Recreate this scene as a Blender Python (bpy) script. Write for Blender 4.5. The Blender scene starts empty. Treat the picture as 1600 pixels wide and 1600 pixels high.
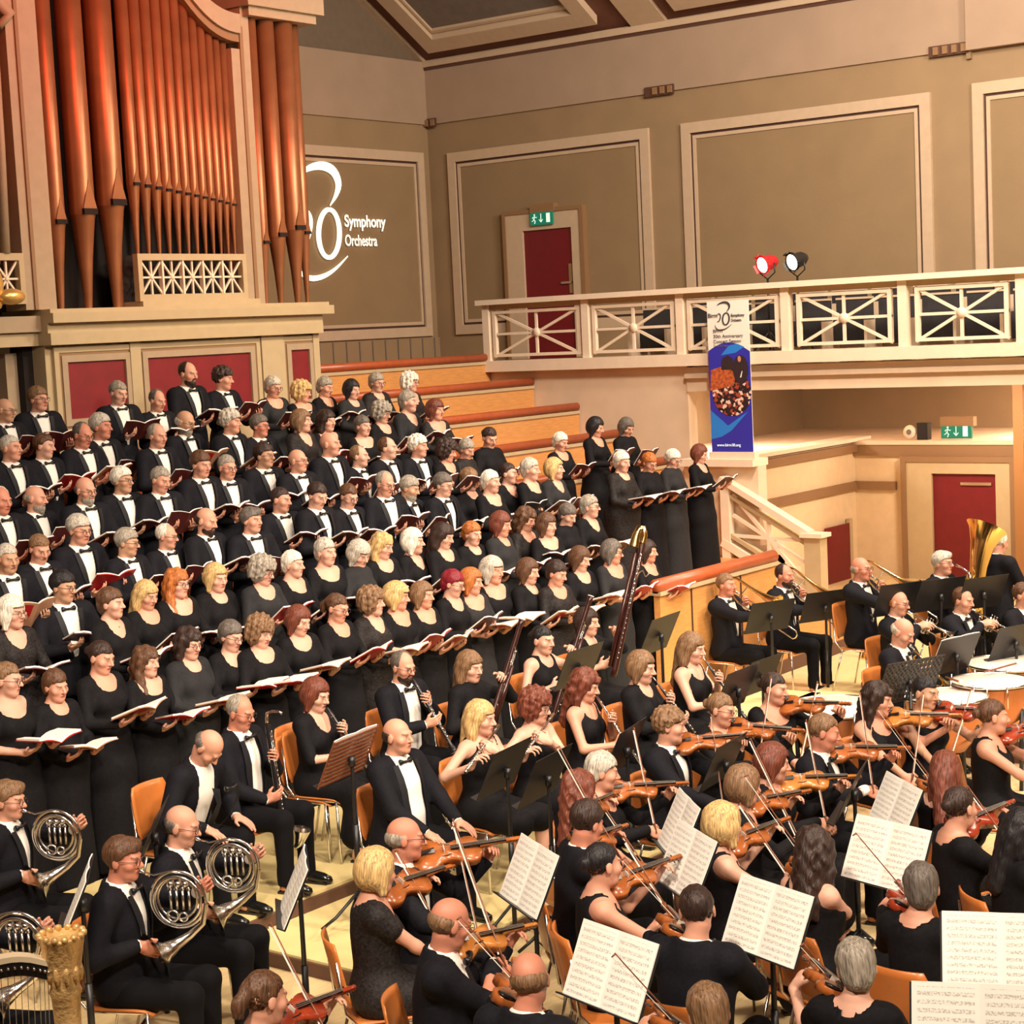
import bpy, math, random
import numpy as np
from mathutils import Matrix, Vector
random.seed(7)
sc = bpy.context.scene
# ------------------------------------------------------------------ camera
# hall frame: +X runs along the organ wall (towards the far side balcony), +Y towards the organ wall
H = 3.8
FPX = 2830.0
YAW = math.radians(37.9)      # angle between the view and +X
PITCH = math.radians(5.77)
ROLL = math.radians(2.8)
F0 = Vector((math.cos(YAW), math.sin(YAW), 0)); R0 = Vector((math.sin(YAW), -math.cos(YAW), 0)); Z0 = Vector((0, 0, 1))
CF = F0 * math.cos(PITCH) - Z0 * math.sin(PITCH)
CU0 = R0.cross(CF)
CR = R0 * math.cos(ROLL) - CU0 * math.sin(ROLL)
CU = CU0 * math.cos(ROLL) + R0 * math.sin(ROLL)
CAM = Vector((0, 0, H))
cd = bpy.data.cameras.new('camera'); co = bpy.data.objects.new('camera', cd); sc.collection.objects.link(co)
cd.sensor_width = 36; cd.sensor_height = 36; cd.lens = FPX / 1600 * 36; cd.clip_start = .1; cd.clip_end = 200
m = Matrix((CR, CU, -CF)).transposed().to_4x4(); m.translation = CAM; co.matrix_world = m
sc.camera = co
sc.view_settings.view_transform = 'Standard'; sc.view_settings.look = 'None'; sc.view_settings.gamma = 1
sc.view_settings.use_curve_mapping = False
sc.view_settings.exposure = 0.22
def ray(px, py):
    return CF * FPX + CR * (px - 800) - CU * (py - 800)
def onX(px, py, X): d = ray(px, py); return CAM + d * (X / d.x)
def onY(px, py, Y): d = ray(px, py); return CAM + d * (Y / d.y)
def onZ(px, py, Z): d = ray(px, py); return CAM + d * ((Z - H) / d.z)
def proj(p):
    v = Vector(p) - CAM; z = v.dot(CF); return 800 + FPX * v.dot(CR) / z, 800 - FPX * v.dot(CU) / z
# ------------------------------------------------------------------ light
w = bpy.data.worlds.new('hall_air'); sc.world = w; w.use_nodes = True
w.node_tree.nodes['Background'].inputs[0].default_value = (1.0, .80, .62, 1); w.node_tree.nodes['Background'].inputs[1].default_value = .20
def lamp(name, kind, loc, target, power, color, size=1.0, spot=60, blend=.5):
    l = bpy.data.lights.new(name, kind); l.energy = power; l.color = color
    if kind == 'AREA': l.shape = 'DISK'; l.size = size
    if kind == 'SPOT': l.spot_size = math.radians(spot); l.spot_blend = blend; l.shadow_soft_size = size
    o = bpy.data.objects.new(name, l); sc.collection.objects.link(o); o.location = loc
    d = Vector(target) - Vector(loc); o.rotation_euler = d.to_track_quat('-Z', 'Y').to_euler(); return o
WARM = (1.0, .83, .66)
for (x, y, z, tx, ty, tz, p, s, cone) in (
        (9, 2.0, 9.5, 11, 7.5, .5, 2000, .5, 62), (15, 3.0, 9.5, 14.5, 8.5, .5, 1900, .5, 62), (5, 5.5, 9.3, 8, 9.2, 0, 900, .5, 58),
        (9, -3, 8.5, 11, 6.5, 1, 2200, .5, 60), (3, -1, 8.5, 9, 5.5, .8, 3100, .4, 62), (1.5, 4, 8.0, 8, 7, .8, 2300, .4, 62),
        (6, 1, 9.0, 11.5, 11.6, 1.2, 2200, .5, 44)):
    lamp('stage_lamp', 'SPOT', (x, y, z), (tx, ty, tz), p, WARM, s, cone, .7)
for (x, y, z, tx, ty, tz, p, s) in ((16, 1, 8, 22, 9, 2.2, 740, 1.4), (17, 7, 9.5, 22, 12, 4.2, 340, 1.2), (12, 6, 10.5, 18, 17, 4, 200, 1.2), (15, 8, 8.5, 20.5, 11, 2, 420, 1.0)):
    lamp('hall_lamp', 'AREA', (x, y, z), (tx, ty, tz), p, WARM, s)
lamp('red_flood', 'SPOT', (10.5, 10.5, 9.5), (12.2, 14.9, 7.4), 800, (1.0, .10, .04), .3, 62, .9)
lamp('red_flood', 'SPOT', (12.0, 10.5, 9.5), (14.4, 14.9, 7.4), 420, (1.0, .16, .06), .3, 50, .9)
lamp('organ_flood', 'SPOT', (13, 10, 6.5), (13.2, 14.9, 4.0), 200, (1.0, .72, .35), .3, 70, .9)
# ------------------------------------------------------------------ objects
def tag(o, label=None, cat=None, group=None, kind=None):
    if label: o['label'] = label
    if cat: o['category'] = cat
    if group: o['group'] = group
    if kind: o['kind'] = kind
    return o
def link(o, parent=None):
    sc.collection.objects.link(o)
    if parent is not None: o.parent = parent
    return o
def empty(name, M=None, label=None, cat=None, group=None):
    o = bpy.data.objects.new(name, None); o.empty_display_size = .1
    if M is not None: o.matrix_basis = M
    sc.collection.objects.link(o); return tag(o, label, cat, group)
def TM(loc=(0, 0, 0), rz=0, rx=0, ry=0, s=1):
    return Matrix.Translation(Vector(loc)) @ Matrix.Rotation(rz, 4, 'Z') @ Matrix.Rotation(ry, 4, 'Y') @ Matrix.Rotation(rx, 4, 'X') @ Matrix.Scale(s, 4)
class MB:
    """collects primitives into one mesh"""
    def __init__(s): s.v = []; s.f = []; s.sm = []
    def add(s, vs, fs, M=None, smooth=False):
        b = len(s.v)
        if M is not None: vs = [M @ Vector(v) for v in vs]
        s.v += [tuple(v) for v in vs]; s.f += [tuple(i + b for i in f) for f in fs]; s.sm += [smooth] * len(fs); return s
    def box(s, a, b, M=None):
        x0, y0, z0 = a; x1, y1, z1 = b
        vs = [(x0, y0, z0), (x1, y0, z0), (x1, y1, z0), (x0, y1, z0), (x0, y0, z1), (x1, y0, z1), (x1, y1, z1), (x0, y1, z1)]
        return s.add(vs, [(0, 3, 2, 1), (4, 5, 6, 7), (0, 1, 5, 4), (1, 2, 6, 5), (2, 3, 7, 6), (3, 0, 4, 7)], M)
    def bar(s, a, b, wd, ht, M=None, up=(0, 0, 1)):
        a = Vector(a); b = Vector(b); d = (b - a); L = d.length; d.normalize(); u = Vector(up)
        if abs(d.dot(u)) > .99: u = Vector((1, 0, 0))
        r = d.cross(u).normalized(); u = r.cross(d)
        R = Matrix((r, d, u)).transposed().to_4x4(); R.translation = a
        return s.box((-wd / 2, 0, -ht / 2), (wd / 2, L, ht / 2), (M @ R) if M is not None else R)
    def tube(s, pts, rad, n=8, M=None, cap=True):
        pts = [Vector(p) for p in pts]; k = len(pts)
        rs = rad if isinstance(rad, (list, tuple)) else [rad] * k
        vs = []; fs = []; pr = None
        for i, p in enumerate(pts):
            t = (pts[min(i + 1, k - 1)] - pts[max(i - 1, 0)])
            if t.length < 1e-9: t = Vector((0, 0, 1))
            t.normalize()
            if pr is None:
                a = Vector((0, 0, 1)) if abs(t.z) < .9 else Vector((1, 0, 0)); pr = t.cross(a).normalized()
            else:
                pr = pr - t * pr.dot(t); pr.normalize()
            q = t.cross(pr)
            for j in range(n):
                an = 2 * math.pi * j / n; vs.append(p + (pr * math.cos(an) + q * math.sin(an)) * rs[i])
        for i in range(k - 1):
            for j in range(n):
                a = i * n + j; b = i * n + (j + 1) % n; fs.append((a, b, b + n, a + n))
        if cap: fs.append(tuple(range(n - 1, -1, -1))); fs.append(tuple((k - 1) * n + j for j in range(n)))
        return s.add(vs, fs, M, True)
    def lathe(s, prof, n=16, M=None):
        vs = []; fs = []
        for (r, z) in prof:
            for j in range(n):
                an = 2 * math.pi * j / n; vs.append((r * math.cos(an), r * math.sin(an), z))
        for i in range(len(prof) - 1):
            for j in range(n):
                a = i * n + j; b = i * n + (j + 1) % n; fs.append((a, b, b + n, a + n))
        return s.add(vs, fs, M, True)
    def ring(s, c, R, r, n=24, k=8, M=None, sx=1, sy=1, ax='Z'):
        vs = []; fs = []
        for i in range(n):
            a = 2 * math.pi * i / n
            for j in range(k):
                b = 2 * math.pi * j / k; q = R + r * math.cos(b); v = (q * math.cos(a) * sx, q * math.sin(a) * sy, r * math.sin(b))
                if ax == 'X': v = (v[2], v[0], v[1])
                if ax == 'Y': v = (v[0], v[2], v[1])
                vs.append((v[0] + c[0], v[1] + c[1], v[2] + c[2]))
        for i in range(n):
            for j in range(k):
                fs.append((i * k + j, ((i + 1) % n) * k + j, ((i + 1) % n) * k + (j + 1) % k, i * k + (j + 1) % k))
        return s.add(vs, fs, M, True)
    def prism(s, poly, z0, z1, M=None, smooth=False):
        n = len(poly); vs = [(x, y, z0) for x, y in poly] + [(x, y, z1) for x, y in poly]
        fs = [tuple(range(n - 1, -1, -1)), tuple(range(n, 2 * n))] + [(i, (i + 1) % n, (i + 1) % n + n, i + n) for i in range(n)]
        return s.add(vs, fs, M, smooth)
    def ell(s, c, r, n=12, k=8, M=None):
        vs = [(c[0], c[1], c[2] - r[2])]; fs = []
        for i in range(1, k):
            t = math.pi * i / k - math.pi / 2
            for j in range(n):
                a = 2 * math.pi * j / n; vs.append((c[0] + r[0] * math.cos(t) * math.cos(a), c[1] + r[1] * math.cos(t) * math.sin(a), c[2] + r[2] * math.sin(t)))
        vs.append((c[0], c[1], c[2] + r[2])); e = len(vs) - 1
        for j in range(n): fs.append((0, 1 + (j + 1) % n, 1 + j)); fs.append((e, e - n + j, e - n + (j + 1) % n))
        for i in range(k - 2):
            for j in range(n):
                a = 1 + i * n + j; b = 1 + i * n + (j + 1) % n; fs.append((a, b, b + n, a + n))
        return s.add(vs, fs, M, True)
    def mesh(s, name, mat):
        me = bpy.data.meshes.new(name); me.from_pydata(s.v, [], s.f)
        me.polygons.foreach_set('use_smooth', s.sm)
        if mat is not None: me.materials.append(mat)
        me.validate(); me.update(); return me
    def build(s, name, mat, parent=None, M=None):
        o = bpy.data.objects.new(name, s.mesh(name, mat))
        if M is not None: o.matrix_basis = M
        return link(o, parent)
def inst(name, me, parent=None, M=None, mat=None):
    o = bpy.data.objects.new(name, me)
    if M is not None: o.matrix_basis = M
    link(o, parent)
    if mat is not None:
        o.material_slots[0].link = 'OBJECT'; o.material_slots[0].material = mat
    return o
# ------------------------------------------------------------------ materials
def mat(name, col, rough=.6, metal=0, noise=0, nscale=8, bump=0, bscale=40, spec=.5, emit=None, estr=0, wood=0, sheen=0):
    m = bpy.data.materials.new(name); m.use_nodes = True; nt = m.node_tree; b = nt.nodes['Principled BSDF']
    b.inputs['Roughness'].default_value = rough; b.inputs['Metallic'].default_value = metal
    b.inputs['Specular IOR Level'].default_value = spec
    c = (*col, 1)
    tc = nt.nodes.new('ShaderNodeTexCoord')
    if noise or wood:
        n = nt.nodes.new('ShaderNodeTexNoise'); n.inputs['Scale'].default_value = nscale; n.inputs['Detail'].default_value = 4
        if wood:
            mp = nt.nodes.new('ShaderNodeMapping'); mp.inputs['Scale'].default_value = (1, 1, 9) if wood == 1 else ((1, 9, 9) if wood == 2 else (9, 1, 9))
            nt.links.new(tc.outputs['Object'], mp.inputs[0]); nt.links.new(mp.outputs[0], n.inputs[0])
        else: nt.links.new(tc.outputs['Object'], n.inputs[0])
        r = nt.nodes.new('ShaderNodeMapRange'); r.inputs[1].default_value = .3; r.inputs[2].default_value = .7
        k = noise or .25; r.inputs[3].default_value = 1 - k; r.inputs[4].default_value = 1 + k
        nt.links.new(n.outputs[0], r.inputs[0])
        mx = nt.nodes.new('ShaderNodeVectorMath'); mx.operation = 'SCALE'; mx.inputs[0].default_value = col
        nt.links.new(r.outputs[0], mx.inputs['Scale']); nt.links.new(mx.outputs[0], b.inputs['Base Color'])
    else: b.inputs['Base Color'].default_value = c
    if bump:
        n2 = nt.nodes.new('ShaderNodeTexNoise'); n2.inputs['Scale'].default_value = bscale; nt.links.new(tc.outputs['Object'], n2.inputs[0])
        bp = nt.nodes.new('ShaderNodeBump'); bp.inputs['Strength'].default_value = bump; bp.inputs['Distance'].default_value = .01
        nt.links.new(n2.outputs[0], bp.inputs['Height']); nt.links.new(bp.outputs[0], b.inputs['Normal'])
    if emit: b.inputs['Emission Color'].default_value = (*emit, 1); b.inputs['Emission Strength'].default_value = estr
    if sheen: b.inputs['Sheen Weight'].default_value = sheen
    return m
WALL = mat('tan_plaster', (.31, .21, .115), .8, noise=.06, nscale=2, bump=.1)
PANEL = mat('olive_plaster', (.28, .19, .10), .8, noise=.05, nscale=2, bump=.1)
FRIEZE = mat('buff_plaster', (.38, .27, .19), .8, noise=.05, nscale=2)
TRIM = mat('cream_paint', (.56, .42, .29), .55, noise=.04)
CREAM = mat('pale_cream_paint', (.50, .385, .225), .5, noise=.04)
WHITE = mat('white_gloss_paint', (.84, .70, .54), .4, noise=.03)
PLASTER = mat('pink_cream_plaster', (.72, .56, .40), .7, noise=.06, nscale=2.5)
BROWN = mat('brown_band', (.27, .15, .07), .6)
DARKLINE = mat('dark_line_paint', (.07, .03, .02), .7)
RED = mat('red_panel', (.20, .008, .012), .55, noise=.12, nscale=5)
DOORRED = mat('door_red', (.16, .005, .010), .5, noise=.08)
FLOORM = mat('pale_maple_boards', (.74, .56, .29), .3, noise=.10, nscale=5, wood=2)
RISER = mat('riser_top', (.80, .65, .30), .4, noise=.08, nscale=3)
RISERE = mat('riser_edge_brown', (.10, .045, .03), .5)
BENCH = mat('orange_oak', (.62, .29, .09), .4, wood=2, noise=.12, nscale=6)
CUSH = mat('russet_leather', (.40, .085, .028), .35, noise=.12)
CEILRED = mat('ceiling_brown', (.135, .05, .028), .7, noise=.1)
GREY = mat('ceiling_grey', (.17, .14, .12), .8, noise=.08)
GABLE = mat('gable_taupe', (.17, .125, .085), .8, noise=.06)
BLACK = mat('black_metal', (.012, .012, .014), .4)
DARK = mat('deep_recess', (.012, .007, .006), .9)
CHROME = mat('chrome', (.75, .73, .7), .2, 1)
PAPER = mat('paper', (.88, .84, .76), .7)
# ================================================================== THE SETTING
def struct(mb, name, m_, parent=None, M=None):
    o = mb.build(name, m_, parent, M)
    if parent is None: o['kind'] = 'structure'
    return o
def sbox(name, a, b, m_, parent=None): return struct(MB().box(a, b), name, m_, parent)
YW, XW = 19.1, 22.8
fl = sbox('floor', (-3, -3, -.2), (24, 14, 0), FLOORM)
sbox('floor_platform', (7.5, 7.0, 0), (8.6, 8.2, .10), RISER)
sbox('floor_platform', (8.6, 6.9, 0), (12.2, 8.2, .10), RISER)
sbox('floor_riser', (7.4, 8.2, 0), (15.2, 9.72, .20), RISER)
for a, b in (((7.48, 6.98, .0), (7.5, 8.2, .085)), ((7.48, 6.975, .0), (8.6, 7.0, .085)), ((8.58, 6.875, .0), (12.2, 6.9, .085)),
             ((7.4, 8.17, .02), (15.2, 8.2, .18)), ((7.37, 8.17, .02), (7.4, 9.7, .18))):
    sbox('trim_riser', a, b, RISERE)
br = sbox('floor_riser', (14.2, 5.6, 0), (16.5, 8.3, .2), RISER)
sbox('trim_riser', (14.17, 5.6, 0), (14.2, 8.3, .18), RISERE)
br['kind'] = 'structure'
# --- terraces with upholstered benches
ROWY = {1: 13.86, 2: 13.1, 3: 12.35, 4: 11.6, 5: 10.85, 6: 10.08, 0: 14.6, -1: 15.35}
ROWZ = {1: 1.85, 2: 1.5, 3: 1.15, 4: .8, 5: .47, 6: .14, 0: 2.2, -1: 2.55}
for k in (6, 5, 4, 3, 2, 1, 0, -1):
    y0 = ROWY[k] - .36; x1 = 15.2 if k > 4 else 19.8; x0 = 4.5 if k > 0 else 15.62
    y1 = YW if k == -1 else ROWY[k] + .40
    sbox('terrace_step', (x0, y0, -.1), (x1, y1, ROWZ[k]), BENCH)
sbox('terrace_step', (15.2, 9.56, -.1), (16.62, 11.3, .78), BENCH)
sbox('terrace_step', (16.62, 9.56, -.1), (18.6, 11.3, .50), BENCH)
def bench(x0, x1, k):
    y, z = ROWY[k], ROWZ[k]
    e = empty('choir_bench', TM(((x0 + x1) / 2, y + .3, z)), None, 'bench', 'terrace benches with russet back rests')
    L = (x1 - x0) / 2
    MB().box((-L, .02, 0), (L, .09, .80)).build('back_panel', BENCH, e)
    MB().box((-L, 0, .775), (L, .13, .815)).build('capping', CREAM if k < 4 else BENCH, e)
    MB().tube([(-L, .05, .87), (L, .05, .87)], .055, 10).build('back_cushion', CUSH, e)
    MB().box((-L, -.16, .36), (L, .02, .43)).build('seat', CUSH, e)
    n = max(1, int(L * 2 / 1.5))
    for i in range(n):
        MB().box((-L + (i + .5) * 2 * L / n - .03, -.26, 0), (-L + (i + .5) * 2 * L / n + .03, .02, .36)).build('support', BENCH, e)
    return e
names = {-1: 'empty top oak bench with russet cushioned back below the boarded wall', 0: 'empty oak bench with russet cushioned back, second below the boarded wall',
         1: 'oak bench with russet back behind the highest choir row', 2: 'oak bench with russet back behind the second choir row from the top',
         3: 'oak bench with russet back behind the third choir row from the top'}
for k, x0 in ((-1, 15.65), (0, 15.65), (1, 15.55), (2, 8), (3, 7.5)):
    bench(x0, 19.78, k)['label'] = names[k]
bench(6.5, 15.4, 1)['label'] = 'oak bench with russet back in front of the organ case'
# barrier in front of the side terrace
e = empty('barrier', TM((17.2, 9.5, 0)), 'curved-top orange oak barrier wall with russet leather rail behind the trombones', 'barrier')
MB().box((-2.75, 0, 0), (-.5, .07, 1.2)).box((-.5, 0, 0), (1.4, .07, .55)).build('oak_panel', BENCH, e)
MB().box((-2.78, -.03, 1.18), (-.5, .12, 1.22)).build('capping', CREAM, e)
MB().tube([(-2.78, .03, 1.27), (-.5, .03, 1.27)], .07, 10).build('leather_rail', CUSH, e)
MB().box((-2.75, -.02, 0), (1.4, 0, .14)).build('skirting', RISERE, e)
for i in range(4): MB().box((-2.2 + i * .95, -.012, .14), (-2.185 + i * .95, .0, 1.18 if i < 2 else .55)).build('panel_joint', DARKLINE, e)
# --- far wall behind the organ (runs along X) and side wall (runs along Y)
sbox('wall_far', (2, YW, 0), (XW + .2, YW + .3, 7.13), WALL)
sbox('wall_far_frieze', (2, YW - .04, 7.13), (XW + .2, YW + .3, 8.12), FRIEZE)
sbox('wall_far_gable', (2, YW + .05, 8.1), (XW + .2, YW + .3, 14), GABLE)
sbox('wall_side', (XW, -6, 2.95), (XW + .3, YW + .3, 7.13), WALL)
sbox('wall_side_frieze', (XW - .04, 9.85, 7.13), (XW + .3, YW, 8.08), FRIEZE)
sbox('wall_side_frieze', (XW - .14, -6, 7.10), (XW + .3, 9.83, 8.9), FRIEZE)
sbox('trim_pilaster_line', (XW - .06, 9.80, 7.0), (XW + .3, 9.86, 8.08), PANEL)
sbox('wall_back', (-3.2, -6, 0), (-3, 19.4, 10), WALL)
sbox('wall_near', (-3.2, -6.2, 0), (24, -6, 10), WALL)
def wframe(plane, a0, a1, z0, z1, side):
    """moulded plaster panel; plane 'X' sits on the side wall, 'Y' on the far wall"""
    def bx(u0, u1, w0, w1, d0, d1):
        if plane == 'X': return ((XW - d1, u0, w0), (XW - d0, u1, w1))
        return ((u0, YW - d1, w0), (u1, YW - d0, w1))
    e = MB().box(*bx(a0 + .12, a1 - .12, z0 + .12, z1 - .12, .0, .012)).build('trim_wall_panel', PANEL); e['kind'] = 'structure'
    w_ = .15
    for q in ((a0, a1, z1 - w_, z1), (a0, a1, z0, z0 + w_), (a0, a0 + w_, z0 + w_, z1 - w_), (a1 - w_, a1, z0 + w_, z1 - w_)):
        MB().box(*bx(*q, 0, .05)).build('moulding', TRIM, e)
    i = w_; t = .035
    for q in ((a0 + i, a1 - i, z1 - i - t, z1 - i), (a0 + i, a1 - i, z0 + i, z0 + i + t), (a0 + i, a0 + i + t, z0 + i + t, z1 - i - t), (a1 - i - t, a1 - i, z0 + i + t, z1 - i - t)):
        MB().box(*bx(*q, 0, .016)).build('dark_line', DARKLINE, e)  # dark strip between the moulding and the inner bead
    i += t; t = .05
    for q in ((a0 + i, a1 - i, z1 - i - t, z1 - i), (a0 + i, a1 - i, z0 + i, z0 + i + t), (a0 + i, a0 + i + t, z0 + i + t, z1 - i - t), (a1 - i - t, a1 - i, z0 + i + t, z1 - i - t)):
        MB().box(*bx(*q, 0, .03)).build('inner_bead', TRIM, e)
wframe('Y', 17.2, 22.62, 3.75, 6.68, 0)
wframe('X', 14.84, 18.68, 3.75, 6.64, 1)
wframe('X', 10.39, 14.27, 3.75, 6.64, 1)
wframe('X', 5.4, 9.8, 3.75, 6.68, 1)
wframe('X', .8, 5.0, 3.75, 6.68, 1)
# boarded dado on the far wall, above the benches
dado = sbox('trim_dado', (15.6, YW - .03, 2.5), (XW, YW, 3.72), WALL)
for i in range(24): MB().box((15.75 + i * .3, YW - .045, 2.5), (15.77 + i * .3, YW - .028, 3.72)).build('board_joint', GREY, dado)
# --- ceiling slope with coffers
SL = .60
def zs(x): return 8.08 + (XW - x) * SL
def slope_prism(name, poly, lo, hi, m_, parent=None):
    """poly in (x, y); thickness measured down from the slope"""
    n = len(poly)
    vs = [(x, y, zs(x) - hi) for x, y in poly] + [(x, y, zs(x) - lo) for x, y in poly]
    fs = [tuple(range(n - 1, -1, -1)), tuple(range(n, 2 * n))] + [(i, (i + 1) % n, (i + 1) % n + n, i + n) for i in range(n)]
    return struct(MB().add(vs, fs), name, m_, parent)
def rect(x0, x1, y0, y1): return [(x0, y0), (x1, y0), (x1, y1), (x0, y1)]
ceil = slope_prism('ceiling', rect(-3, XW + .3, -6, YW + .3), -.5, -.16, CEILRED)
slope_prism('ceiling_rib', rect(XW - .04, XW + .3, -6, YW + .1), -.16, 0, TRIM)
for (ya, yb) in ((15.02, 19.02), (10.42, 14.42), (5.82, 9.82), (1.22, 5.22)):
    f = slope_prism('ceiling_coffer', rect(18.4, XW - .04, ya, yb), -.16, -.04, CEILRED)
    for q in (rect(XW - .58, XW - .33, ya + .44, yb - .30), rect(18.4, XW - .58, ya + .44, ya + .72), rect(18.4, XW - .58, yb - .60, yb - .30)):
        slope_prism('coffer_frame', q, -.04, .09, TRIM, f)
    slope_prism('grey_panel', rect(18.4, XW - .60, ya + .74, yb - .62), -.04, -.02, GREY, f)
    for q in (rect(XW - .66, XW - .61, ya + .74, yb - .62), rect(18.4, XW - .66, ya + .74, ya + .79), rect(18.4, XW - .66, yb - .67, yb - .62)):
        slope_prism('inner_bead', q, -.02, .02, TRIM, f)
for y0, y1 in ((19.02, YW + .1), (14.42, 15.02), (9.82, 10.42), (5.22, 5.82)):
    slope_prism('ceiling_rib', rect(16, XW - .04, y0, y1), -.16, .02, TRIM)
sbox('trim_cornice', (XW - .10, -6, 8.03), (XW + .1, YW, 8.12), TRIM)
sbox('trim_cornice_shadow', (XW - .06, 9.85, 7.985), (XW, YW, 8.03), RISERE)  # dark brown strip put in as the shade under the cornice
# --- ventilation louvres under the frieze
for i, (y, L, lb) in enumerate(((18.95, .18, 'small brown louvred vent in the corner of the two walls'), (14.6, .5, 'brown louvred vent above the gap between two wall panels'), (10.1, .55, 'brown louvred vent high beside the step in the frieze'))):
    e = empty('louvre_vent', TM((XW - .045, y, 7.08)), lb, 'vent', 'vents under the frieze')
    MB().box((-.03, -L / 2, 0), (.0, L / 2, .14)).build('housing', RISERE, e)
    for k in range(max(2, int(L / .13))):
        yy = -L / 2 + .02 + k * .13
        MB().box((-.06, yy, .02), (-.03, yy + .07, .12)).build('slat', BROWN, e)
# --- balcony
sbox('floor_balcony', (19.98, -6, 3.0), (XW, 15.76, 3.10), PLASTER)
fa = sbox('trim_balcony_fascia', (19.78, -6, 2.89), (20.1, 12.46, 3.2), PLASTER)
MB().box((19.68, -6, 3.22), (20.0, 15.8, 3.37)).build('nosing', WHITE, fa)
MB().box((19.73, -6, 3.06), (19.79, 12.46, 3.12)).build('bead', TRIM, fa)
sbox('wall_flank', (19.8, 12.46, 0), (20.0, 15.8, 3.3), PLASTER)
sbox('wall_flank_upper', (19.8, 15.78, 0), (XW, 15.9, 3.2), PLASTER)
bal = empty('balcony_balustrade', TM((19.78, 8, 3.37)), 'long white timber balustrade with cross-braced bays along the side balcony', 'balustrade')
bal['kind'] = 'structure'
MB().box((-.12, -14, .77), (.10, 7.78, .84)).build('handrail', WHITE, bal)
MB().box((-.03, -14, .70), (.03, 7.70, .77)).build('top_rail', CREAM, bal)
PO = [7.66, 5.98, 4.50, 2.98, 1.42, -.02, -1.5, -3.0, -4.5]
for i, y in enumerate(PO):
    MB().box((-.055, y - .055, 0), (.055, y + .055, .77)).build('post', WHITE, bal)
for i in range(len(PO) - 1):
    y1 = PO[i] - .10; y0 = PO[i + 1] + .10
    if i >= 3: y1 -= .05; y0 += .05
    z0, z1 = .05, .68; c = ((y0 + y1) / 2, (z0 + z1) / 2)
    w_ = .035
    fr = MB().box((-.03, y0, z0), (.03, y0 + .05, z1)).box((-.03, y1 - .05, z0), (.03, y1, z1)).box((-.028, y0 + .05, z1 - .04), (.028, y1 - .05, z1)).box((-.028, y0 + .05, z0), (.028, y1 - .05, z0 + .04)).build('bay_frame', WHITE, bal)
    for (a, b) in (((y0, z0), (y1, z1)), ((y0, z1), (y1, z0)), ((y0, c[1]), (y1, c[1])), ((c[0], z0), (c[0], z1))):
        MB().bar((0, a[0], a[1]), (0, b[0], b[1]), w_, .026 + .004 * abs(b[1] * 7 % 1), up=(1, 0, 0)).build('brace', WHITE, fr)
    MB().lathe([(0, -.03), (.06, -.03), (.06, .03), (0, .03)], 14, TM((0, c[0], c[1]), ry=math.pi / 2)).build('boss', WHITE, fr)
# seats of the balcony: tip-up seats behind the rail
SEATM = mat('seat_grey_velvet', (.022, .020, .022), .8, noise=.3)
def tipup():
    e = empty('balcony_seat')
    MB().box((-.03, -.24, .42), (.04, .24, .86)).build('backrest', SEATM, e)
    MB().box((-.14, -.23, .30), (-.03, .23, .62)).build('seat', SEATM, e)
    MB().box((-.04, -.24, .86), (.05, .24, .885)).build('backrest_edge', TRIM, e)
    MB().box((-.36, .24, .0), (.04, .28, .60)).build('armrest', PLASTER, e)
    return e
def copy_tree(o, parent=None):
    c = o.copy(); sc.collection.objects.link(c)
    if parent is not None: c.parent = parent
    for ch in o.children: copy_tree(ch, c)
    return c
KIDS = {}
def kids_copy(o):
    c = o.copy(); sc.collection.objects.link(c)
    for ch in KIDS[o.name]:
        d = ch.copy(); sc.collection.objects.link(d); d.parent = c
    return c
t0 = tipup(); bpy.context.view_layer.update(); KIDS[t0.name] = list(t0.children); first = True
for rw, (x, z) in enumerate(((20.65, 3.1), (21.65, 3.22))):
    for i in range(12):
        y = 13.4 - i * .58
        s = t0 if first else kids_copy(t0); first = False
        s.matrix_basis = TM((x, y, z))
        tag(s, ('grey tip-up balcony seat just behind the white rail, %s from the door' if rw == 0 else 'grey tip-up seat in the balcony row under the wall panels, %s from the door') % 'first second third fourth fifth sixth seventh eighth ninth tenth eleventh twelfth'.split()[i], 'seat', 'grey balcony seats, lower row' if rw == 0 else 'grey balcony seats, upper row')
sbox('floor_balcony_step', (21.25, 4, 3.1), (XW, 13.8, 3.22), PLASTER)
sbox('trim_balcony_parapet', (21.0, 4, 3.1), (21.06, 13.8, 3.92), TRIM)
# upper door with its frame, exit sign
d = sbox('door_1', (XW - .06, 16.27, 3.32), (XW - .03, 17.2, 5.30), DOORRED)
MB().box((XW - .08, 16.3, 4.3), (XW - .06, 16.36, 4.75)).build('finger_plate', BROWN, d)
MB().box((XW - .1, 16.3, 4.45), (XW - .06, 16.5, 4.48)).build('push_bar', CHROME, d)
for a, b, m_ in (((XW - .10, 17.2, 3.32), (XW, 17.52, 5.56), TRIM), ((XW - .10, 16.1, 3.32), (XW, 16.27, 5.56), TRIM), ((XW - .10, 16.27, 5.30), (XW, 17.2, 5.56), TRIM),
                 ((XW - .12, 17.52, 3.32), (XW, 17.58, 5.62), BROWN), ((XW - .12, 16.03, 3.32), (XW, 16.1, 5.62), BROWN), ((XW - .12, 16.1, 5.56), (XW, 17.52, 5.62), BROWN)):
    MB().box(a, b).build('door_frame', m_, d)
GREEN = mat('exit_green', (.0, .12, .07), .5, emit=(.0, .25, .14), estr=.35)
SIGNW = mat('sign_white', (.8, .9, .85), .5, emit=(.7, 1, .85), estr=.5)
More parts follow.
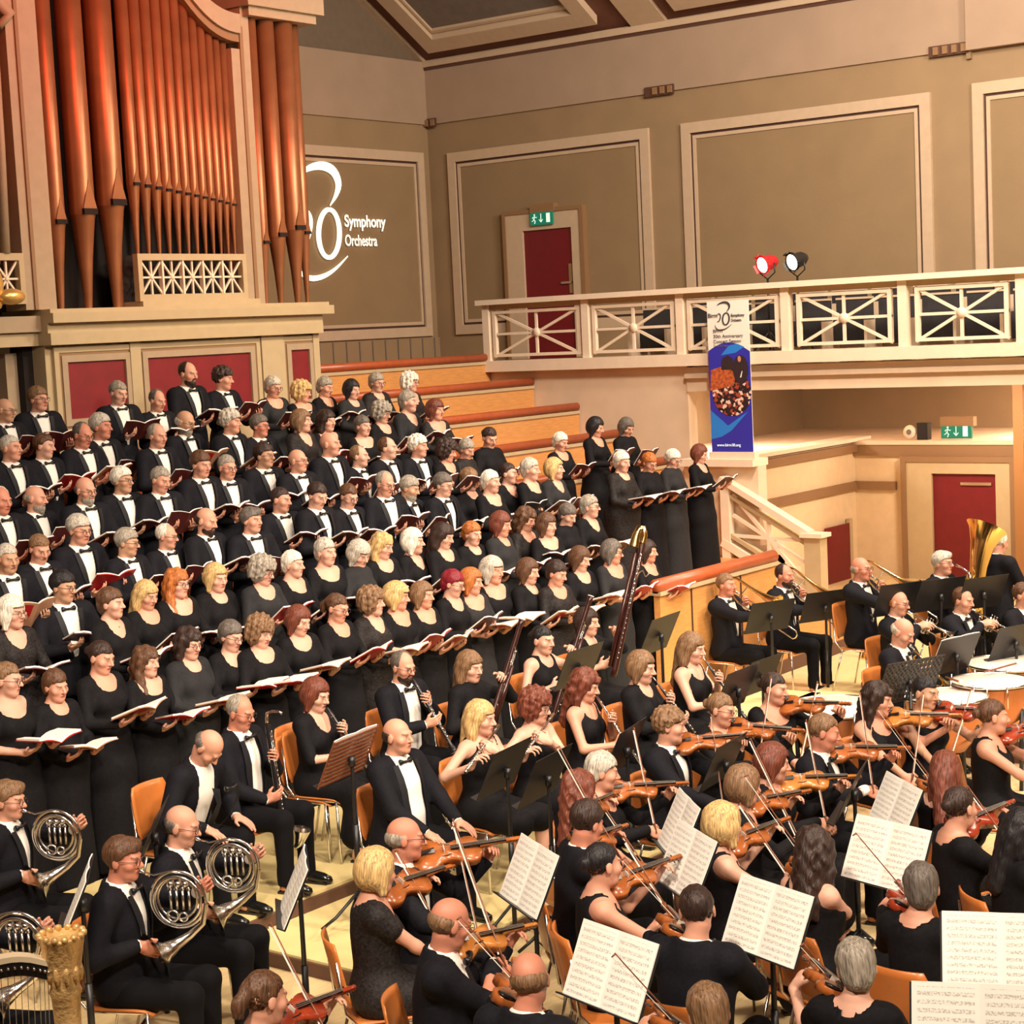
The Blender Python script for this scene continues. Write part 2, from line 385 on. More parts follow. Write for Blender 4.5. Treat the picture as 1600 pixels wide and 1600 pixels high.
def exit_sign(M, lb, w_=.42, h=.19):
    """green running-man sign, faces -X in its own frame"""
    e = empty('exit_sign', M, lb, 'sign')
    MB().box((0, -w_ / 2 - .02, h), (.12, w_ / 2 + .02, h + .13)).build('lamp_housing', BROWN, e)
    MB().box((-.02, -w_ / 2, 0), (.02, w_ / 2, h)).build('sign_plate', GREEN, e)
    g = MB(); T = .021
    def ln(pts, r=.012):
        for a, b in zip(pts, pts[1:]): g.bar((-T, a[0], a[1]), (-T, b[0], b[1]), .006, r * 2, up=(1, 0, 0))
    g.ell((-T, .125, .155), (.006, .014, .014))
    ln([(.12, .135), (.135, .085), (.11, .06), (.125, .02)]); ln([(.135, .085), (.16, .06), (.175, .055)]); ln([(.12, .13), (.09, .11), (.08, .12)], .009); ln([(.12, .13), (.155, .12), (.16, .1)], .009)
    g.build('running_figure', SIGNW, e)
    g = MB(); ln2 = [((0, .17), (0, .04)), ((0, .04), (.035, .08)), ((0, .04), (-.035, .08))]
    for a, b in ln2: g.bar((-T, a[0], a[1]), (-T, b[0], b[1]), .006, .02, up=(1, 0, 0))
    g.build('arrow', SIGNW, e)
    MB().box((-T - .003, -.17, .03), (-T + .003, -.10, .17)).build('door_symbol', SIGNW, e)
    return e
exit_sign(TM((XW - .14, 16.78, 5.37)), 'green exit sign above the red door at the end of the balcony')
# spotlights on the balcony rail
def spotlight(loc, yaw, lens_mat, body, lb):
    e = empty('spotlight', TM(loc, rz=yaw), lb, 'spotlight', 'spotlights on the balcony rail')
    MB().lathe([(0, -.16), (.05, -.15), (.09, -.08), (.10, .06), (.115, .075), (.115, .09), (.10, .09)], 16, TM(ry=-math.pi / 2 - .25)).build('lamp_body', body, e)
    MB().lathe([(0, .078), (.10, .078)], 16, TM(ry=-math.pi / 2 - .25)).build('lens', lens_mat, e)
    for k in range(4):
        a = k * math.pi / 2 + .4; MB().box((-.055, .10, -.0), (.055, .105, .09), TM(ry=-math.pi / 2 - .25) @ TM(rz=a) @ TM((0, 0, .085), rx=-.5) @ TM((0, .0, 0))).build('barn_door', body, e)
    MB().tube([(0, -.13, 0), (0, -.14, -.12), (0, 0, -.2), (0, .14, -.12), (0, .13, 0)], .009, 6).build('yoke', BLACK, e)
    MB().tube([(0, 0, -.2), (0, 0, -1.08)], .014, 8).build('pole', BLACK, e)
    for k in range(3):
        a = k * 2.1; MB().tube([(0, 0, -.85), (.22 * math.cos(a), .22 * math.sin(a), -1.10)], .009, 6).build('leg', BLACK, e)
    return e
LENSR = mat('lens_hot', (1, .8, .7), .3, emit=(1, .72, .6), estr=5)
LENSW = mat('lens_warm', (1, .9, .7), .3, emit=(1, .82, .5), estr=7)
REDM = mat('red_gel_body', (.35, .01, .015), .4, emit=(1, .02, .02), estr=.25)
spotlight((20.12, 11.42, 4.46), -.35, LENSR, REDM, 'lit red-gelled spotlight on a stand behind the balcony rail')
spotlight((20.12, 11.0, 4.47), -.35, LENSW, BLACK, 'lit warm-white black spotlight beside the red one on the balcony')
# --- under the balcony: ledge walls, recess, doors
lamp('recess_fill', 'AREA', (24.6, 9, 2.86), (25, 9, 0), 130, WARM, .8)  # added fill lights without fixtures, to brighten the recess and vestibule
lamp('recess_fill', 'AREA', (22.0, 9.5, 2.86), (22.6, 10.5, 0), 110, WARM, .6)
lamp('recess_fill', 'AREA', (22, 13.2, 2.86), (22, 13.2, 0), 70, WARM, .6)
sbox('wall_recess', (26.2, -6, 0), (26.4, 14.5, 3.3), WALL)
sbox('wall_recess_end', (20, 14.3, 0), (26.4, 14.5, 3.3), WALL)
sbox('ceiling_recess', (20.1, -6, 2.9), (26.4, 14.4, 3.0), PLASTER)
LEDGE = mat('ledge_cream', (.78, .60, .38), .6, noise=.04)
sbox('wall_ledge', (19.9, 12.1, -.1), (24.0, 12.3, 1.95), LEDGE)
sbox('wall_ledge', (23.66, -6, -.1), (23.9, 12.1, 1.95), LEDGE)
sbox('wall_pier', (19.64, 11.38, -.1), (19.85, 12.46, 1.95), PLASTER)
lt = sbox('trim_ledge_top', (19.52, 11.38, 1.95), (19.9, 12.46, 2.04), WHITE)
MB().box((20.0, 12.0, 1.95), (24, 12.4, 2.0)).build('coping', WHITE, lt)
sbox('floor_ledge', (23.9, -6, 1.85), (26.2, 12.3, 1.95), PLASTER)
sbox('floor_ledge', (20.0, 12.3, 1.85), (26.2, 14.3, 1.95), PLASTER)
l2 = sbox('trim_ledge_top', (23.58, -6, 1.90), (24.0, 12.1, 1.96), PLASTER)
for (a, b) in (((19.95, 12.02, 1.80), (23.66, 12.1, 1.91)), ((23.60, -6, 1.74), (23.66, 12.1, 1.90)), ((19.95, 12.04, 1.25), (23.66, 12.1, 1.37)), ((23.60, 11.45, 1.25), (23.66, 12.1, 1.37)), ((23.60, -6, 1.25), (23.66, 9.5, 1.37))):
    MB().box(a, b).build('brown_band', BROWN, l2)
d2 = sbox('door_2', (23.60, 9.93, 0), (23.64, 10.87, 1.50), DOORRED)
MB().box((23.57, 10.0, 1.34), (23.6, 10.45, 1.38)).build('door_closer', CHROME, d2)
for a, b, m_ in (((23.55, 10.87, 0), (23.64, 11.25, 1.66), CREAM), ((23.55, 9.72, 0), (23.64, 9.93, 1.66), CREAM), ((23.55, 9.93, 1.50), (23.64, 10.87, 1.66), CREAM),
                 ((23.53, 11.25, 0), (23.62, 11.33, 1.74), BROWN), ((23.53, 9.64, 0), (23.62, 9.72, 1.74), BROWN), ((23.53, 9.72, 1.66), (23.62, 11.25, 1.74), BROWN)):
    MB().box(a, b).build('door_frame', m_, d2)
d3 = sbox('door_3', (22.6, 12.03, 0), (23.3, 12.06, .80), DOORRED)
MB().box((23.3, 12.02, 0), (23.38, 12.08, .86)).build('door_frame', CREAM, d3)
sbox('trim_column', (23.3, 9.42, 0), (23.62, 9.56, 3.0), mat('brown_column', (.36, .17, .06), .5))
exit_sign(TM((23.72, 10.55, 1.98)), 'green exit sign with pale housing standing on the ledge above the lower door', .45, .17)
e = empty('ledge_speaker', TM((23.75, 11.08, 1.96)), 'small dark box beside a round white dial on the ledge', 'speaker')
MB().box((-.05, -.1, 0), (.08, .06, .24)).build('cabinet', BLACK, e)
MB().lathe([(0, -.03), (.09, -.03), (.10, 0), (.08, .03), (0, .03)], 18, TM((0, .19, .11), ry=math.pi / 2)).build('dial', WHITE, e)
MB().lathe([(0, -.036), (.04, -.036)], 14, TM((0, .19, .11), ry=math.pi / 2)).build('dial_centre', GREY, e)
# --- stair with sloping balustrade
st = empty('stair_balustrade', TM((19.55, 11.75, 0)), 'white sloping stair balustrade with crossed braces and a square newel', 'balustrade')
st['kind'] = 'structure'
MB().bar((0, .1, 1.80), (0, -1.12, 1.14), .17, .07).build('handrail', WHITE, st)
MB().bar((0, .1, 1.0), (0, -1.15, .34), .135, .10).build('stringer', WHITE, st)
MB().bar((0, .05, 1.62), (0, -1.1, 1.0), .07, .05).build('under_rail', CREAM, st)
MB().bar((0, .05, 1.12), (0, -1.1, .50), .08, .05).build('lower_rail', CREAM, st)
MB().box((-.06, -.02, 0), (.06, .10, 1.80)).build('post', WHITE, st)
MB().box((-.09, -1.30, 0), (.09, -1.08, 1.10)).build('newel', CREAM, st)
MB().box((-.13, -1.34, 1.10), (.13, -1.04, 1.15)).build('newel_cap', WHITE, st)
for a, b in (((-.05, 1.6), (-1.05, .52)), ((-.05, 1.08), (-1.05, 1.05)), ((-.55, 1.32), (-.55, .80)), ((-.05, 1.34), (-1.05, .78))):
    MB().bar((0, a[0], a[1]), (0, b[0], b[1]), .036 + .006 * abs(a[1] * 3 % 1), .04).build('brace', WHITE, st)
MB().add([(.02, -1.1, 0), (.02, -.02, 0), (.02, -.02, .98), (.02, -1.1, .36), (.05, -1.1, 0), (.05, -.02, 0), (.05, -.02, .98), (.05, -1.1, .36)], [(0, 3, 2, 1), (4, 5, 6, 7), (0, 1, 5, 4), (1, 2, 6, 5), (2, 3, 7, 6), (3, 0, 4, 7)]).build('side_panel', BENCH, st)
for i in range(6):
    sbox('stair_tread', (19.65, 10.35 + i * .24, -.1), (20.1, 11.3, .16 + i * .16), PLASTER)
# --- hanging banner
BLUE = mat('banner_blue', (.03, .03, .42), .5)
BL2 = mat('banner_light_blue', (.02, .22, .75), .5)
bn = empty('pull_up_banner', TM((19.62, 11.72, 2.04)), 'tall white and blue pull-up banner with a logo, standing on the ledge', 'banner')
BW, BH = .60, 1.98
MB().box((-.03, -BW / 2 - .03, 0), (.08, BW / 2 + .03, .09)).build('base', WHITE, bn)
MB().box((0, -BW / 2, .09), (.008, BW / 2, BH)).build('sheet', PAPER, bn)
MB().tube([(.03, 0, .05), (.03, 0, BH)], .01, 6).build('pole', CHROME, bn)
def flat(name, poly, m_, x, parent):
    n = len(poly); return MB().add([(x, -a, b) for a, b in poly], [tuple(range(n))]).build(name, m_, parent)
arc = [(-BW / 2 + BW * t, 1.30 + .16 * math.sin(math.pi * (t * .8 + .12))) for t in [i / 12 for i in range(13)]]
flat('blue_field', [(-BW / 2, .09), (BW / 2, .09)] + arc[::-1], BLUE, -.003, bn)
flat('light_blue_field', [(-BW / 2, .25), (-BW / 2, .62), (-.05, .42), (.25, .60), (.0, .36), (-.15, .28)], BL2, -.005, bn)
flat('light_blue_field', [(-.12, 1.30), (.0, 1.42), (.12, 1.44), (.22, 1.40), (.1, 1.33)], BL2, -.005, bn)
circ = [(.02 + .28 * math.cos(a), .83 + .29 * math.sin(a)) for a in [i * math.pi / 12 for i in range(24)]]
# printed photograph of an orchestra: a procedural mottle of dark, white and red flecks
pm = bpy.data.materials.new('printed_crowd'); pm.use_nodes = True; nt = pm.node_tree; b_ = nt.nodes['Principled BSDF']; tc = nt.nodes.new('ShaderNodeTexCoord')
vo = nt.nodes.new('ShaderNodeTexVoronoi'); vo.inputs['Scale'].default_value = 26; nt.links.new(tc.outputs['Object'], vo.inputs['Vector'])
cr = nt.nodes.new('ShaderNodeValToRGB'); cr.color_ramp.interpolation = 'CONSTANT'; nt.links.new(vo.outputs['Color'], cr.inputs[0])
el = cr.color_ramp.elements; el[0].color = (.02, .01, .015, 1); el[1].position = .45; el[1].color = (.35, .06, .03, 1)
for p_, c_ in ((.6, (.8, .6, .5, 1)), (.72, (.03, .015, .02, 1))): q = el.new(p_); q.color = c_
nt.links.new(cr.outputs[0], b_.inputs['Base Color'])
flat('printed_photograph', circ, pm, -.007, bn)
flat('printed_photograph', [(-.29, .86), (-.27, 1.12), (-.05, 1.18), (.10, 1.05), (.05, .92)], mat('print_orange', (.45, .10, .03), .6, noise=.5, nscale=30), -.009, bn)
flat('printed_figure', [(-.12, 1.12), (-.10, 1.26), (-.02, 1.30), (.05, 1.26), (.08, 1.12)], mat('print_dark', (.03, .015, .02), .6), -.010, bn)
flat('printed_figure', [(.16 + .11 * math.cos(a), 1.12 + .18 * math.sin(a)) for a in [i * math.pi / 8 for i in range(16)]], bpy.data.materials['print_dark'], -.011, bn)
flat('printed_face', [(.15 + .025 * math.cos(a), 1.25 + .04 * math.sin(a)) for a in [i * math.pi / 4 for i in range(8)]], mat('print_skin', (.55, .25, .17), .6), -.013, bn)
flat('printed_baton', [(.15, 1.02), (.17, 1.02), (.19, 1.10), (.18, 1.10)], PAPER, -.013, bn)
def text(body, size, M, m_, name, parent, bold=0, sx=1.0):
    c = bpy.data.curves.new(name, 'FONT'); c.body = body; c.size = size; c.offset = bold; c.extrude = .001
    o = bpy.data.objects.new(name, c); sc.collection.objects.link(o)
    bpy.context.view_layer.update()
    me = bpy.data.meshes.new_from_object(o.evaluated_get(bpy.context.evaluated_depsgraph_get())); bpy.data.objects.remove(o)
    me.materials.clear(); me.materials.append(m_)
    o = bpy.data.objects.new(name, me); o.matrix_basis = M @ Matrix.Diagonal((sx, 1, 1, 1)); return link(o, parent)
MX = Matrix(((0, 0, -1, 0), (-1, 0, 0, 0), (0, 1, 0, 0), (0, 0, 0, 1)))   # text lying on a wall seen from -X
def TX(a, z, x=-.006): return Matrix.Translation((x, -a, z)) @ MX
INK = mat('print_ink', (.05, .05, .06), .6)
def logo(parent, M, s, m_, who='logo', words=True):
    """Birm30 mark: swooping 3, tall 0, italic Birm with arc below; drawn in local XY, width about 3"""
    def stroke(pts, ws, nm):
        for _ in range(2):
            if pts[0] == pts[-1]: break
            pts = [pts[0]] + [tuple(pts[i][j] * w1 + pts[i + 1][j] * (1 - w1) for j in range(2)) for i in range(len(pts) - 1) for w1 in (.75, .25)] + [pts[-1]]
            ws = [ws[0]] + [ws[i] * w1 + ws[i + 1] * (1 - w1) for i in range(len(ws) - 1) for w1 in (.75, .25)] + [ws[-1]]
        vs = []; n = len(pts)
        for i, p in enumerate(pts):
            a = pts[max(0, i - 1)]; b = pts[min(n - 1, i + 1)]; dx, dy = b[0] - a[0], b[1] - a[1]; L = math.hypot(dx, dy) or 1
            nx, ny = -dy / L * ws[i] / 2, dx / L * ws[i] / 2
            vs += [((p[0] + nx) * s, (p[1] + ny) * s, 0), ((p[0] - nx) * s, (p[1] - ny) * s, 0)]
        fs = [(2 * i, 2 * i + 1, 2 * i + 3, 2 * i + 2) for i in range(n - 1)]
        MB().add(vs, fs, M).build(nm, m_, parent)
    # top swoop of the 3
    P = [(-.95, 1.22), (-.6, 1.42), (-.15, 1.50), (.24, 1.40), (.40, 1.1), (.27, .82), (.04, .58)]
    stroke(P, [.04, .14, .2, .24, .22, .12, .03], 'logo_stroke')
    # lower bowl of the 3
    P = [(-.98, .35), (-.76, .48), (-.60, .32), (-.63, .05), (-.78, -.25), (-1.0, -.28)]
    stroke(P, [.05, .1, .12, .12, .1, .05], 'logo_stroke')
    n = 25; P = [(-.04 + .35 * math.cos(i * 2 * math.pi / 24 + 1.57) + .05 * math.sin(i * 2 * math.pi / 24 + 1.57), -.05 + .55 * math.sin(i * 2 * math.pi / 24 + 1.57)) for i in range(n)]
    stroke(P, [.10 + .07 * abs(math.cos(i * 2 * math.pi / 24 + 1.57)) for i in range(n)], 'logo_stroke')
    P = [(-1.25, -.55), (-1.15, -.88), (-.8, -1.08), (-.36, -1.05), (.1, -.87), (.55, -.56)]
    stroke(P, [.03, .09, .13, .12, .08, .03], 'logo_stroke')
    text('Birm', .55 * s, M @ Matrix.Translation((-2.0 * s, .12 * s, 0)), m_, 'lettering', parent, .008 * s)
    if words:
        text('Symphony', .38 * s, M @ Matrix.Translation((.50 * s, .12 * s, 0)), m_, 'lettering', parent, .009 * s, .90)
        text('Orchestra', .36 * s, M @ Matrix.Translation((.48 * s, -.32 * s, 0)), m_, 'lettering', parent, .006 * s, .74)
logo(bn, TX(-.02, 1.76), .135, INK)
for i, t in enumerate(('BPMT', '30th Anniversary', 'Concert Season')):
    text(t, .062, TX(-.22, 1.585 - i * .065), INK, 'lettering', bn)
text('Tour Europe', .04, TX(-.22, 1.41), GREY, 'lettering', bn)
text('www.birm30.org', .05, TX(-.22, .16, -.008), SIGNW, 'lettering', bn)
# logo on the far wall: glowing flat shapes stand in for projected light
pj = empty('glowing_logo', TM((20.32, YW - .06, 5.40)), 'glowing shapes of a projected numeral and words Symphony Orchestra on the wall beside the organ', 'projection')
LOGOW = mat('glow_white', (.95, .93, .82), .7, emit=(1, .95, .78), estr=.75)
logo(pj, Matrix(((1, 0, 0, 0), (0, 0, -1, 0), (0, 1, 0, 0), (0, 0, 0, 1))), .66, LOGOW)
# ------------------------------------------------------------------ organ
OTRIM = mat('organ_case_tan_paint', (.40, .295, .19), .55, noise=.05)
PIPE = mat('copper_gilt_pipe', (.33, .13, .055), .38, .5, noise=.16, nscale=3)
GOLD = mat('gilt', (.80, .50, .16), .3, .6, noise=.15)
OY = 14.9
org = empty('pipe_organ', TM((13.6, OY, 1.85)), 'tall pipe organ in a cream case with copper pipes and red panels', 'organ')
def ob(x0, x1, z0, z1, y0=0, y1=.6, m_=CREAM, nm='case', par=None):
    return MB().box((x0 - 13.6, y0, z0 - 1.85), (x1 - 13.6, y1, z1 - 1.85)).build(nm, m_, par or org)
ob(11.62, 15.5, 1.85, 3.9, 0, 1.5)
ob(11.5, 11.62, 1.85, 3.9, .2, .4, DARK, 'recess_edge')
for (x0, x1, nm) in ((11.86, 12.62, 'p'), (12.92, 14.43, 'p'), (15.08, 15.38, 'p')):
    f = ob(x0, x1, 3.10, 3.68, -.02, 0, RED, 'red_panel')
    for i, (t0_, t1_, m_, dd) in enumerate(((.0, .07, OTRIM, .05), (.07, .10, BROWN, .035), (.10, .16, CREAM, .045))):
        for q in ((x0 - t1_, x1 + t1_, 3.68 + t0_, 3.68 + t1_), (x0 - t1_, x1 + t1_, 3.10 - t1_, 3.10 - t0_), (x0 - t1_, x0 - t0_, 3.10 - t0_, 3.68 + t0_), (x1 + t0_, x1 + t1_, 3.10 - t0_, 3.68 + t0_)):
            ob(*q, -dd, 0, m_, 'panel_moulding', f)
for x0, x1 in ((12.68, 12.82), (14.60, 14.95), (15.44, 15.54)):
    ob(x0, x1, 1.85, 3.9, -.06, 0, CREAM, 'pilaster')
ob(11.6, 15.54, 3.86, 3.98, -.14, 1.5, CREAM, 'moulding'); ob(11.6, 15.58, 3.98, 4.08, -.10, 1.5, CREAM, 'moulding'); ob(11.6, 15.68, 4.08, 4.18, -.20, 1.5, CREAM, 'moulding'); ob(11.6, 15.64, 4.18, 4.22, -.16, 1.5, CREAM, 'moulding')
ob(10.0, 11.7, 3.86, 4.0, .06, 1.5, CREAM, 'moulding'); ob(10.0, 11.7, 4.0, 4.16, .0, 1.5, OTRIM, 'moulding')
ob(9.8, 11.44, 1.85, 3.86, .5, .55, mat('dark_maroon_curtain', (.05, .006, .006), .9), 'curtain'); ob(11.36, 11.52, 1.85, 3.8, .3, .45, OTRIM, 'door_jamb')
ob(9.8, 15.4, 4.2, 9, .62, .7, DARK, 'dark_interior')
ob(11.42, 11.80, 4.22, 9, -.02, .3, OTRIM, 'corner_post'); ob(11.52, 11.56, 4.22, 9, -.04, 0, BROWN, 'post_moulding')
ob(14.45, 14.60, 4.22, 7.05, -.02, .3, OTRIM, 'post'); ob(14.62, 14.74, 4.22, 9, -.02, .4, OTRIM, 'post'); ob(14.58, 14.63, 4.22, 7.3, -.035, 0, BROWN, 'post_moulding')
ob(12.90, 14.62, 4.20, 4.28, -.06, .3, CREAM, 'sill')
def grille(x0, x1, n, z0=4.28, z1=4.78):
    g = ob(x0 + .06, x1 - .06, z0, z0 + .07, -.04, .04, CREAM, 'grille_frame')
    for q in ((x0 + .06, x1 - .06, z1 - .07, z1), (x0, x0 + .06, z0, z1), (x1 - .06, x1, z0, z1)): ob(*q, -.04, .04, CREAM, 'frame_rail', g)
    wc = (x1 - x0 - .12) / n; zc = (z0 + z1) / 2; hz = (z1 - z0) / 2 - .07
    for i in range(n):
        cx = x0 + .06 + wc * (i + .5) - 13.6; hx = wc / 2
        s_ = MB()
        if i: s_.box((cx - hx - .012, -.03, zc - hz - 1.85), (cx - hx + .012, .03, zc + hz - 1.85))
        for k in range(4):
            a = k * math.pi / 4; r = (hx if k % 2 == 0 else math.hypot(hx, hz)); vx, vz = (hx * .98, 0) if k == 0 else ((0, hz) if k == 2 else ((hx, hz) if k == 1 else (-hx, hz)))
            s_.bar((cx - vx, 0, zc - vz - 1.85), (cx + vx, 0, zc + vz - 1.85), .02, .022, up=(0, 1, 0))
        s_.ell((cx, -.01, zc - 1.85), (.028, .02, .028), 8, 6); s_.build('star_tracery', WHITE, g)
    ob(x0 + .02, x1 - .02, z0, z1, .25, .28, DARK, 'dark_backing', g)
grille(12.88, 14.46, 5); grille(10.75, 11.42, 2)
def pipe(x, r, zf, zm, zt, y=.1, foot=None):
    """foot tip at zf, mouth at zm, body to zt"""
    rf = foot or r * .28
    e = MB().lathe([(rf, zf - 1.85), (r * .55, zf + (zm - zf) * .5 - 1.85), (r * .92, zm - .04 - 1.85), (r, zm - 1.85)], 14, TM((x - 13.6, y, 0))).lathe([(r, zm - 1.85), (r, zt - 1.85), (0, zt - 1.85)], 14, TM((x - 13.6, y, 0))).build('pipe', PIPE, org)
    MB().box((x - 13.6 - r * .62, y - r - .012, zm - 1.85), (x - 13.6 + r * .62, y - r * .6, zm + r * .42 - 1.85)).build('pipe_mouth', DARK, e)
    MB().add([(x - 13.6 - r * .62, y - r - .002, zm + r * .42 - 1.85), (x - 13.6 + r * .62, y - r - .002, zm + r * .42 - 1.85), (x - 13.6, y - r - .004, zm + r * 2.6 - 1.85)], [(0, 1, 2)]).build('upper_lip', PIPE, e)
for x, r, zf, zm in ((11.95, .105, 4.22, 5.08), (12.30, .14, 4.22, 5.18), (12.68, .15, 4.22, 5.28)): pipe(x, r, zf, zm, 9)
pipe(12.86, .08, 4.22, 5.2, 9, .25, .03)
x = 12.99
for i in range(12):
    r = .072 - .0025 * i; pipe(x, r, 4.76, 5.50 - .016 * i, 7.9 if i < 6 else 7.75 - .10 * (i - 5), .08); x += 2 * r + .012 - .0004 * i
for x, r, zm in ((14.82, .075, 4.90), (15.06, .105, 4.98), (15.34, .12, 5.06), (15.55, .075, 5.02)): pipe(x, r, 4.2, zm, 7.45, .05 if x < 15.4 else .10)
for x, r, zm in ((11.0, .06, 5.4), (11.16, .05, 5.36), (11.3, .05, 5.36)): pipe(x, r, 4.78, zm, 7.1, .15)
ob(14.66, 15.74, 7.42, 7.52, -.12, .6, OTRIM, 'crown_moulding'); ob(14.60, 15.82, 7.52, 7.9, -.18, .6, OTRIM, 'crown_moulding')
# sweeping crest over the flat of pipes
n = 14; P = []
for i in range(n + 1):
    t = i / n; xx = 13.35 + (14.55 - 13.35) * t; zz = 7.12 + (8.0 - 7.12) * (1 - math.sin(t * math.pi / 2)) ** 1.15
    P.append((xx - 13.6, zz - 1.85))
for (lo, hi, m_, yy, nm) in ((0, .09, BROWN, -.05, 'crest_moulding'), (.09, .30, OTRIM, -.09, 'crest')):
    vs = []; fs = []
    for i, (a, b) in enumerate(P):
        for y_ in (yy, .15): vs += [(a, y_, b + lo), (a, y_, b + hi)]
    for i in range(n):
        q = 4 * i; fs += [(q, q + 1, q + 5, q + 4), (q + 2, q + 6, q + 7, q + 3), (q, q + 4, q + 6, q + 2), (q + 1, q + 3, q + 7, q + 5)]
    fs += [(0, 2, 3, 1), (4 * n, 4 * n + 1, 4 * n + 3, 4 * n + 2)]
    MB().add(vs, fs).build(nm, m_, org)
# carved scroll and gilt figure beside the post
MB().tube([(-2.9 + .0, -.03, 5.0), (-2.65, -.05, 5.3), (-2.35, -.05, 5.42), (-2.15, -.05, 5.25), (-2.28, -.05, 5.12)], [.05, .07, .09, .07, .04], 10).build('carved_scroll', OTRIM, org)
MB().tube([(-2.38, -.02, 2.93), (-2.34, -.02, 4.0), (-2.33, -.02, 5.2)], [.05, .045, .05], 10).build('colonnette', OTRIM, org)
MB().ell((-2.62, -.12, 2.62), (.1, .08, .17)).ell((-2.60, -.14, 2.84), (.05, .05, .06)).ell((-2.45, -.15, 2.5), (.16, .09, .08)).ell((-2.72, -.13, 2.42), (.16, .1, .07)).build('gilt_figure', GOLD, org)
# ================================================================== SDF SURFACES
def v3(*a): return np.array(a, float)
class SDF:
    """smooth union of simple solids, meshed with surface nets; blocks give a resolution per region"""
    def __init__(s): s.p = []
    def _a(s, fn, lo, hi, op, k): s.p.append((fn, np.array(lo, float), np.array(hi, float), op, k)); return s
    def cap(s, a, b, ra, rb=None, k=.02, op='u'):
        a = np.array(a, float); b = np.array(b, float); rb = ra if rb is None else rb
        d = b - a; L2 = float(d @ d) + 1e-12
        def fn(P):
            h = np.clip(((P - a) @ d) / L2, 0, 1)
            return np.linalg.norm(P - a - h[..., None] * d, axis=-1) - (ra + (rb - ra) * h)
        r = max(ra, rb); return s._a(fn, np.minimum(a, b) - r, np.maximum(a, b) + r, op, k)
    def ell(s, c, r, R=None, k=.02, op='u'):
        c = np.array(c, float); r = np.array(r, float); m_ = float(r.max())
        def fn(P):
            q = P - c
            if R is not None: q = q @ R
            k0 = np.linalg.norm(q / r, axis=-1); k1 = np.linalg.norm(q / (r * r), axis=-1) + 1e-9
            return k0 * (k0 - 1) / k1
        return s._a(fn, c - m_, c + m_, op, k)
    def ev(s, P, lo=None, hi=None, h=.0):
        D = np.full(P.shape[:-1], 1.0)
        for (fn, l, u, op, k) in s.p:
            mg = k + 3 * h + .01
            if lo is not None:
                i = [np.searchsorted(g, l[j] - mg) for j, g in enumerate(lo)]; e = [np.searchsorted(g, u[j] + mg) for j, g in enumerate(lo)]
                if any(e[j] <= i[j] for j in range(3)): continue
                sl = tuple(slice(i[j], e[j]) for j in range(3)); Q = P[sl]; d0 = D[sl]
            else: sl = Ellipsis; Q = P; d0 = D
            d = fn(Q)
            if op == 'u':
                hh = np.maximum(k - np.abs(d0 - d), 0) / max(k, 1e-6); D[sl] = np.minimum(d0, d) - hh * hh * k / 4
            else:
                hh = np.maximum(k - np.abs(d0 + d), 0) / max(k, 1e-6); D[sl] = np.maximum(d0, -d) + hh * hh * k / 4
        return D
    def mesh(s, blocks, clip=None):
        """blocks: (lo, hi, h); later blocks own their box (earlier ones are cut out there)"""
        V = []; Fc = []; off = 0
        for bi, (lo, hi, h) in enumerate(blocks):
            g = [np.arange(lo[j] - 2 * h, hi[j] + 2.01 * h, h) for j in range(3)]
            P = np.stack(np.meshgrid(*g, indexing='ij'), -1)
            D = s.ev(P, g, None, h)
            if clip is not None: D = np.maximum(D, clip(P))
            v, f = surfnet(g, D)
            if len(v) == 0: continue
            c = v[f].mean(1); keep = np.ones(len(f), bool)
            inb = np.all((c >= np.array(lo)) & (c <= np.array(hi)), -1)
            if bi > 0 or len(blocks) == 1: keep &= inb if bi > 0 else True
            for (lo2, hi2, h2) in blocks[bi + 1:]:
                keep &= ~np.all((c > np.array(lo2) + .4 * h) & (c < np.array(hi2) - .4 * h), -1)
            f = f[keep]; u = np.unique(f); mp = -np.ones(len(v), int); mp[u] = np.arange(len(u))
            V.append(v[u]); Fc.append(mp[f] + off); off += len(u)
        if not V: return np.zeros((0, 3)), np.zeros((0, 4), int)
        return np.concatenate(V), np.concatenate(Fc)
def relax(V, F, n=2, w=.5):
    for _ in range(n):
        A = np.zeros_like(V); c = np.zeros(len(V))
        for i in range(4):
            a, b = F[:, i], F[:, (i + 1) % 4]
            for p, q in ((a, b), (b, a)):
                for k in range(3): A[:, k] += np.bincount(p, V[q, k], len(V))
                c += np.bincount(p, minlength=len(V))
        V = V * (1 - w) + w * A / np.maximum(c, 1)[:, None]
    return V
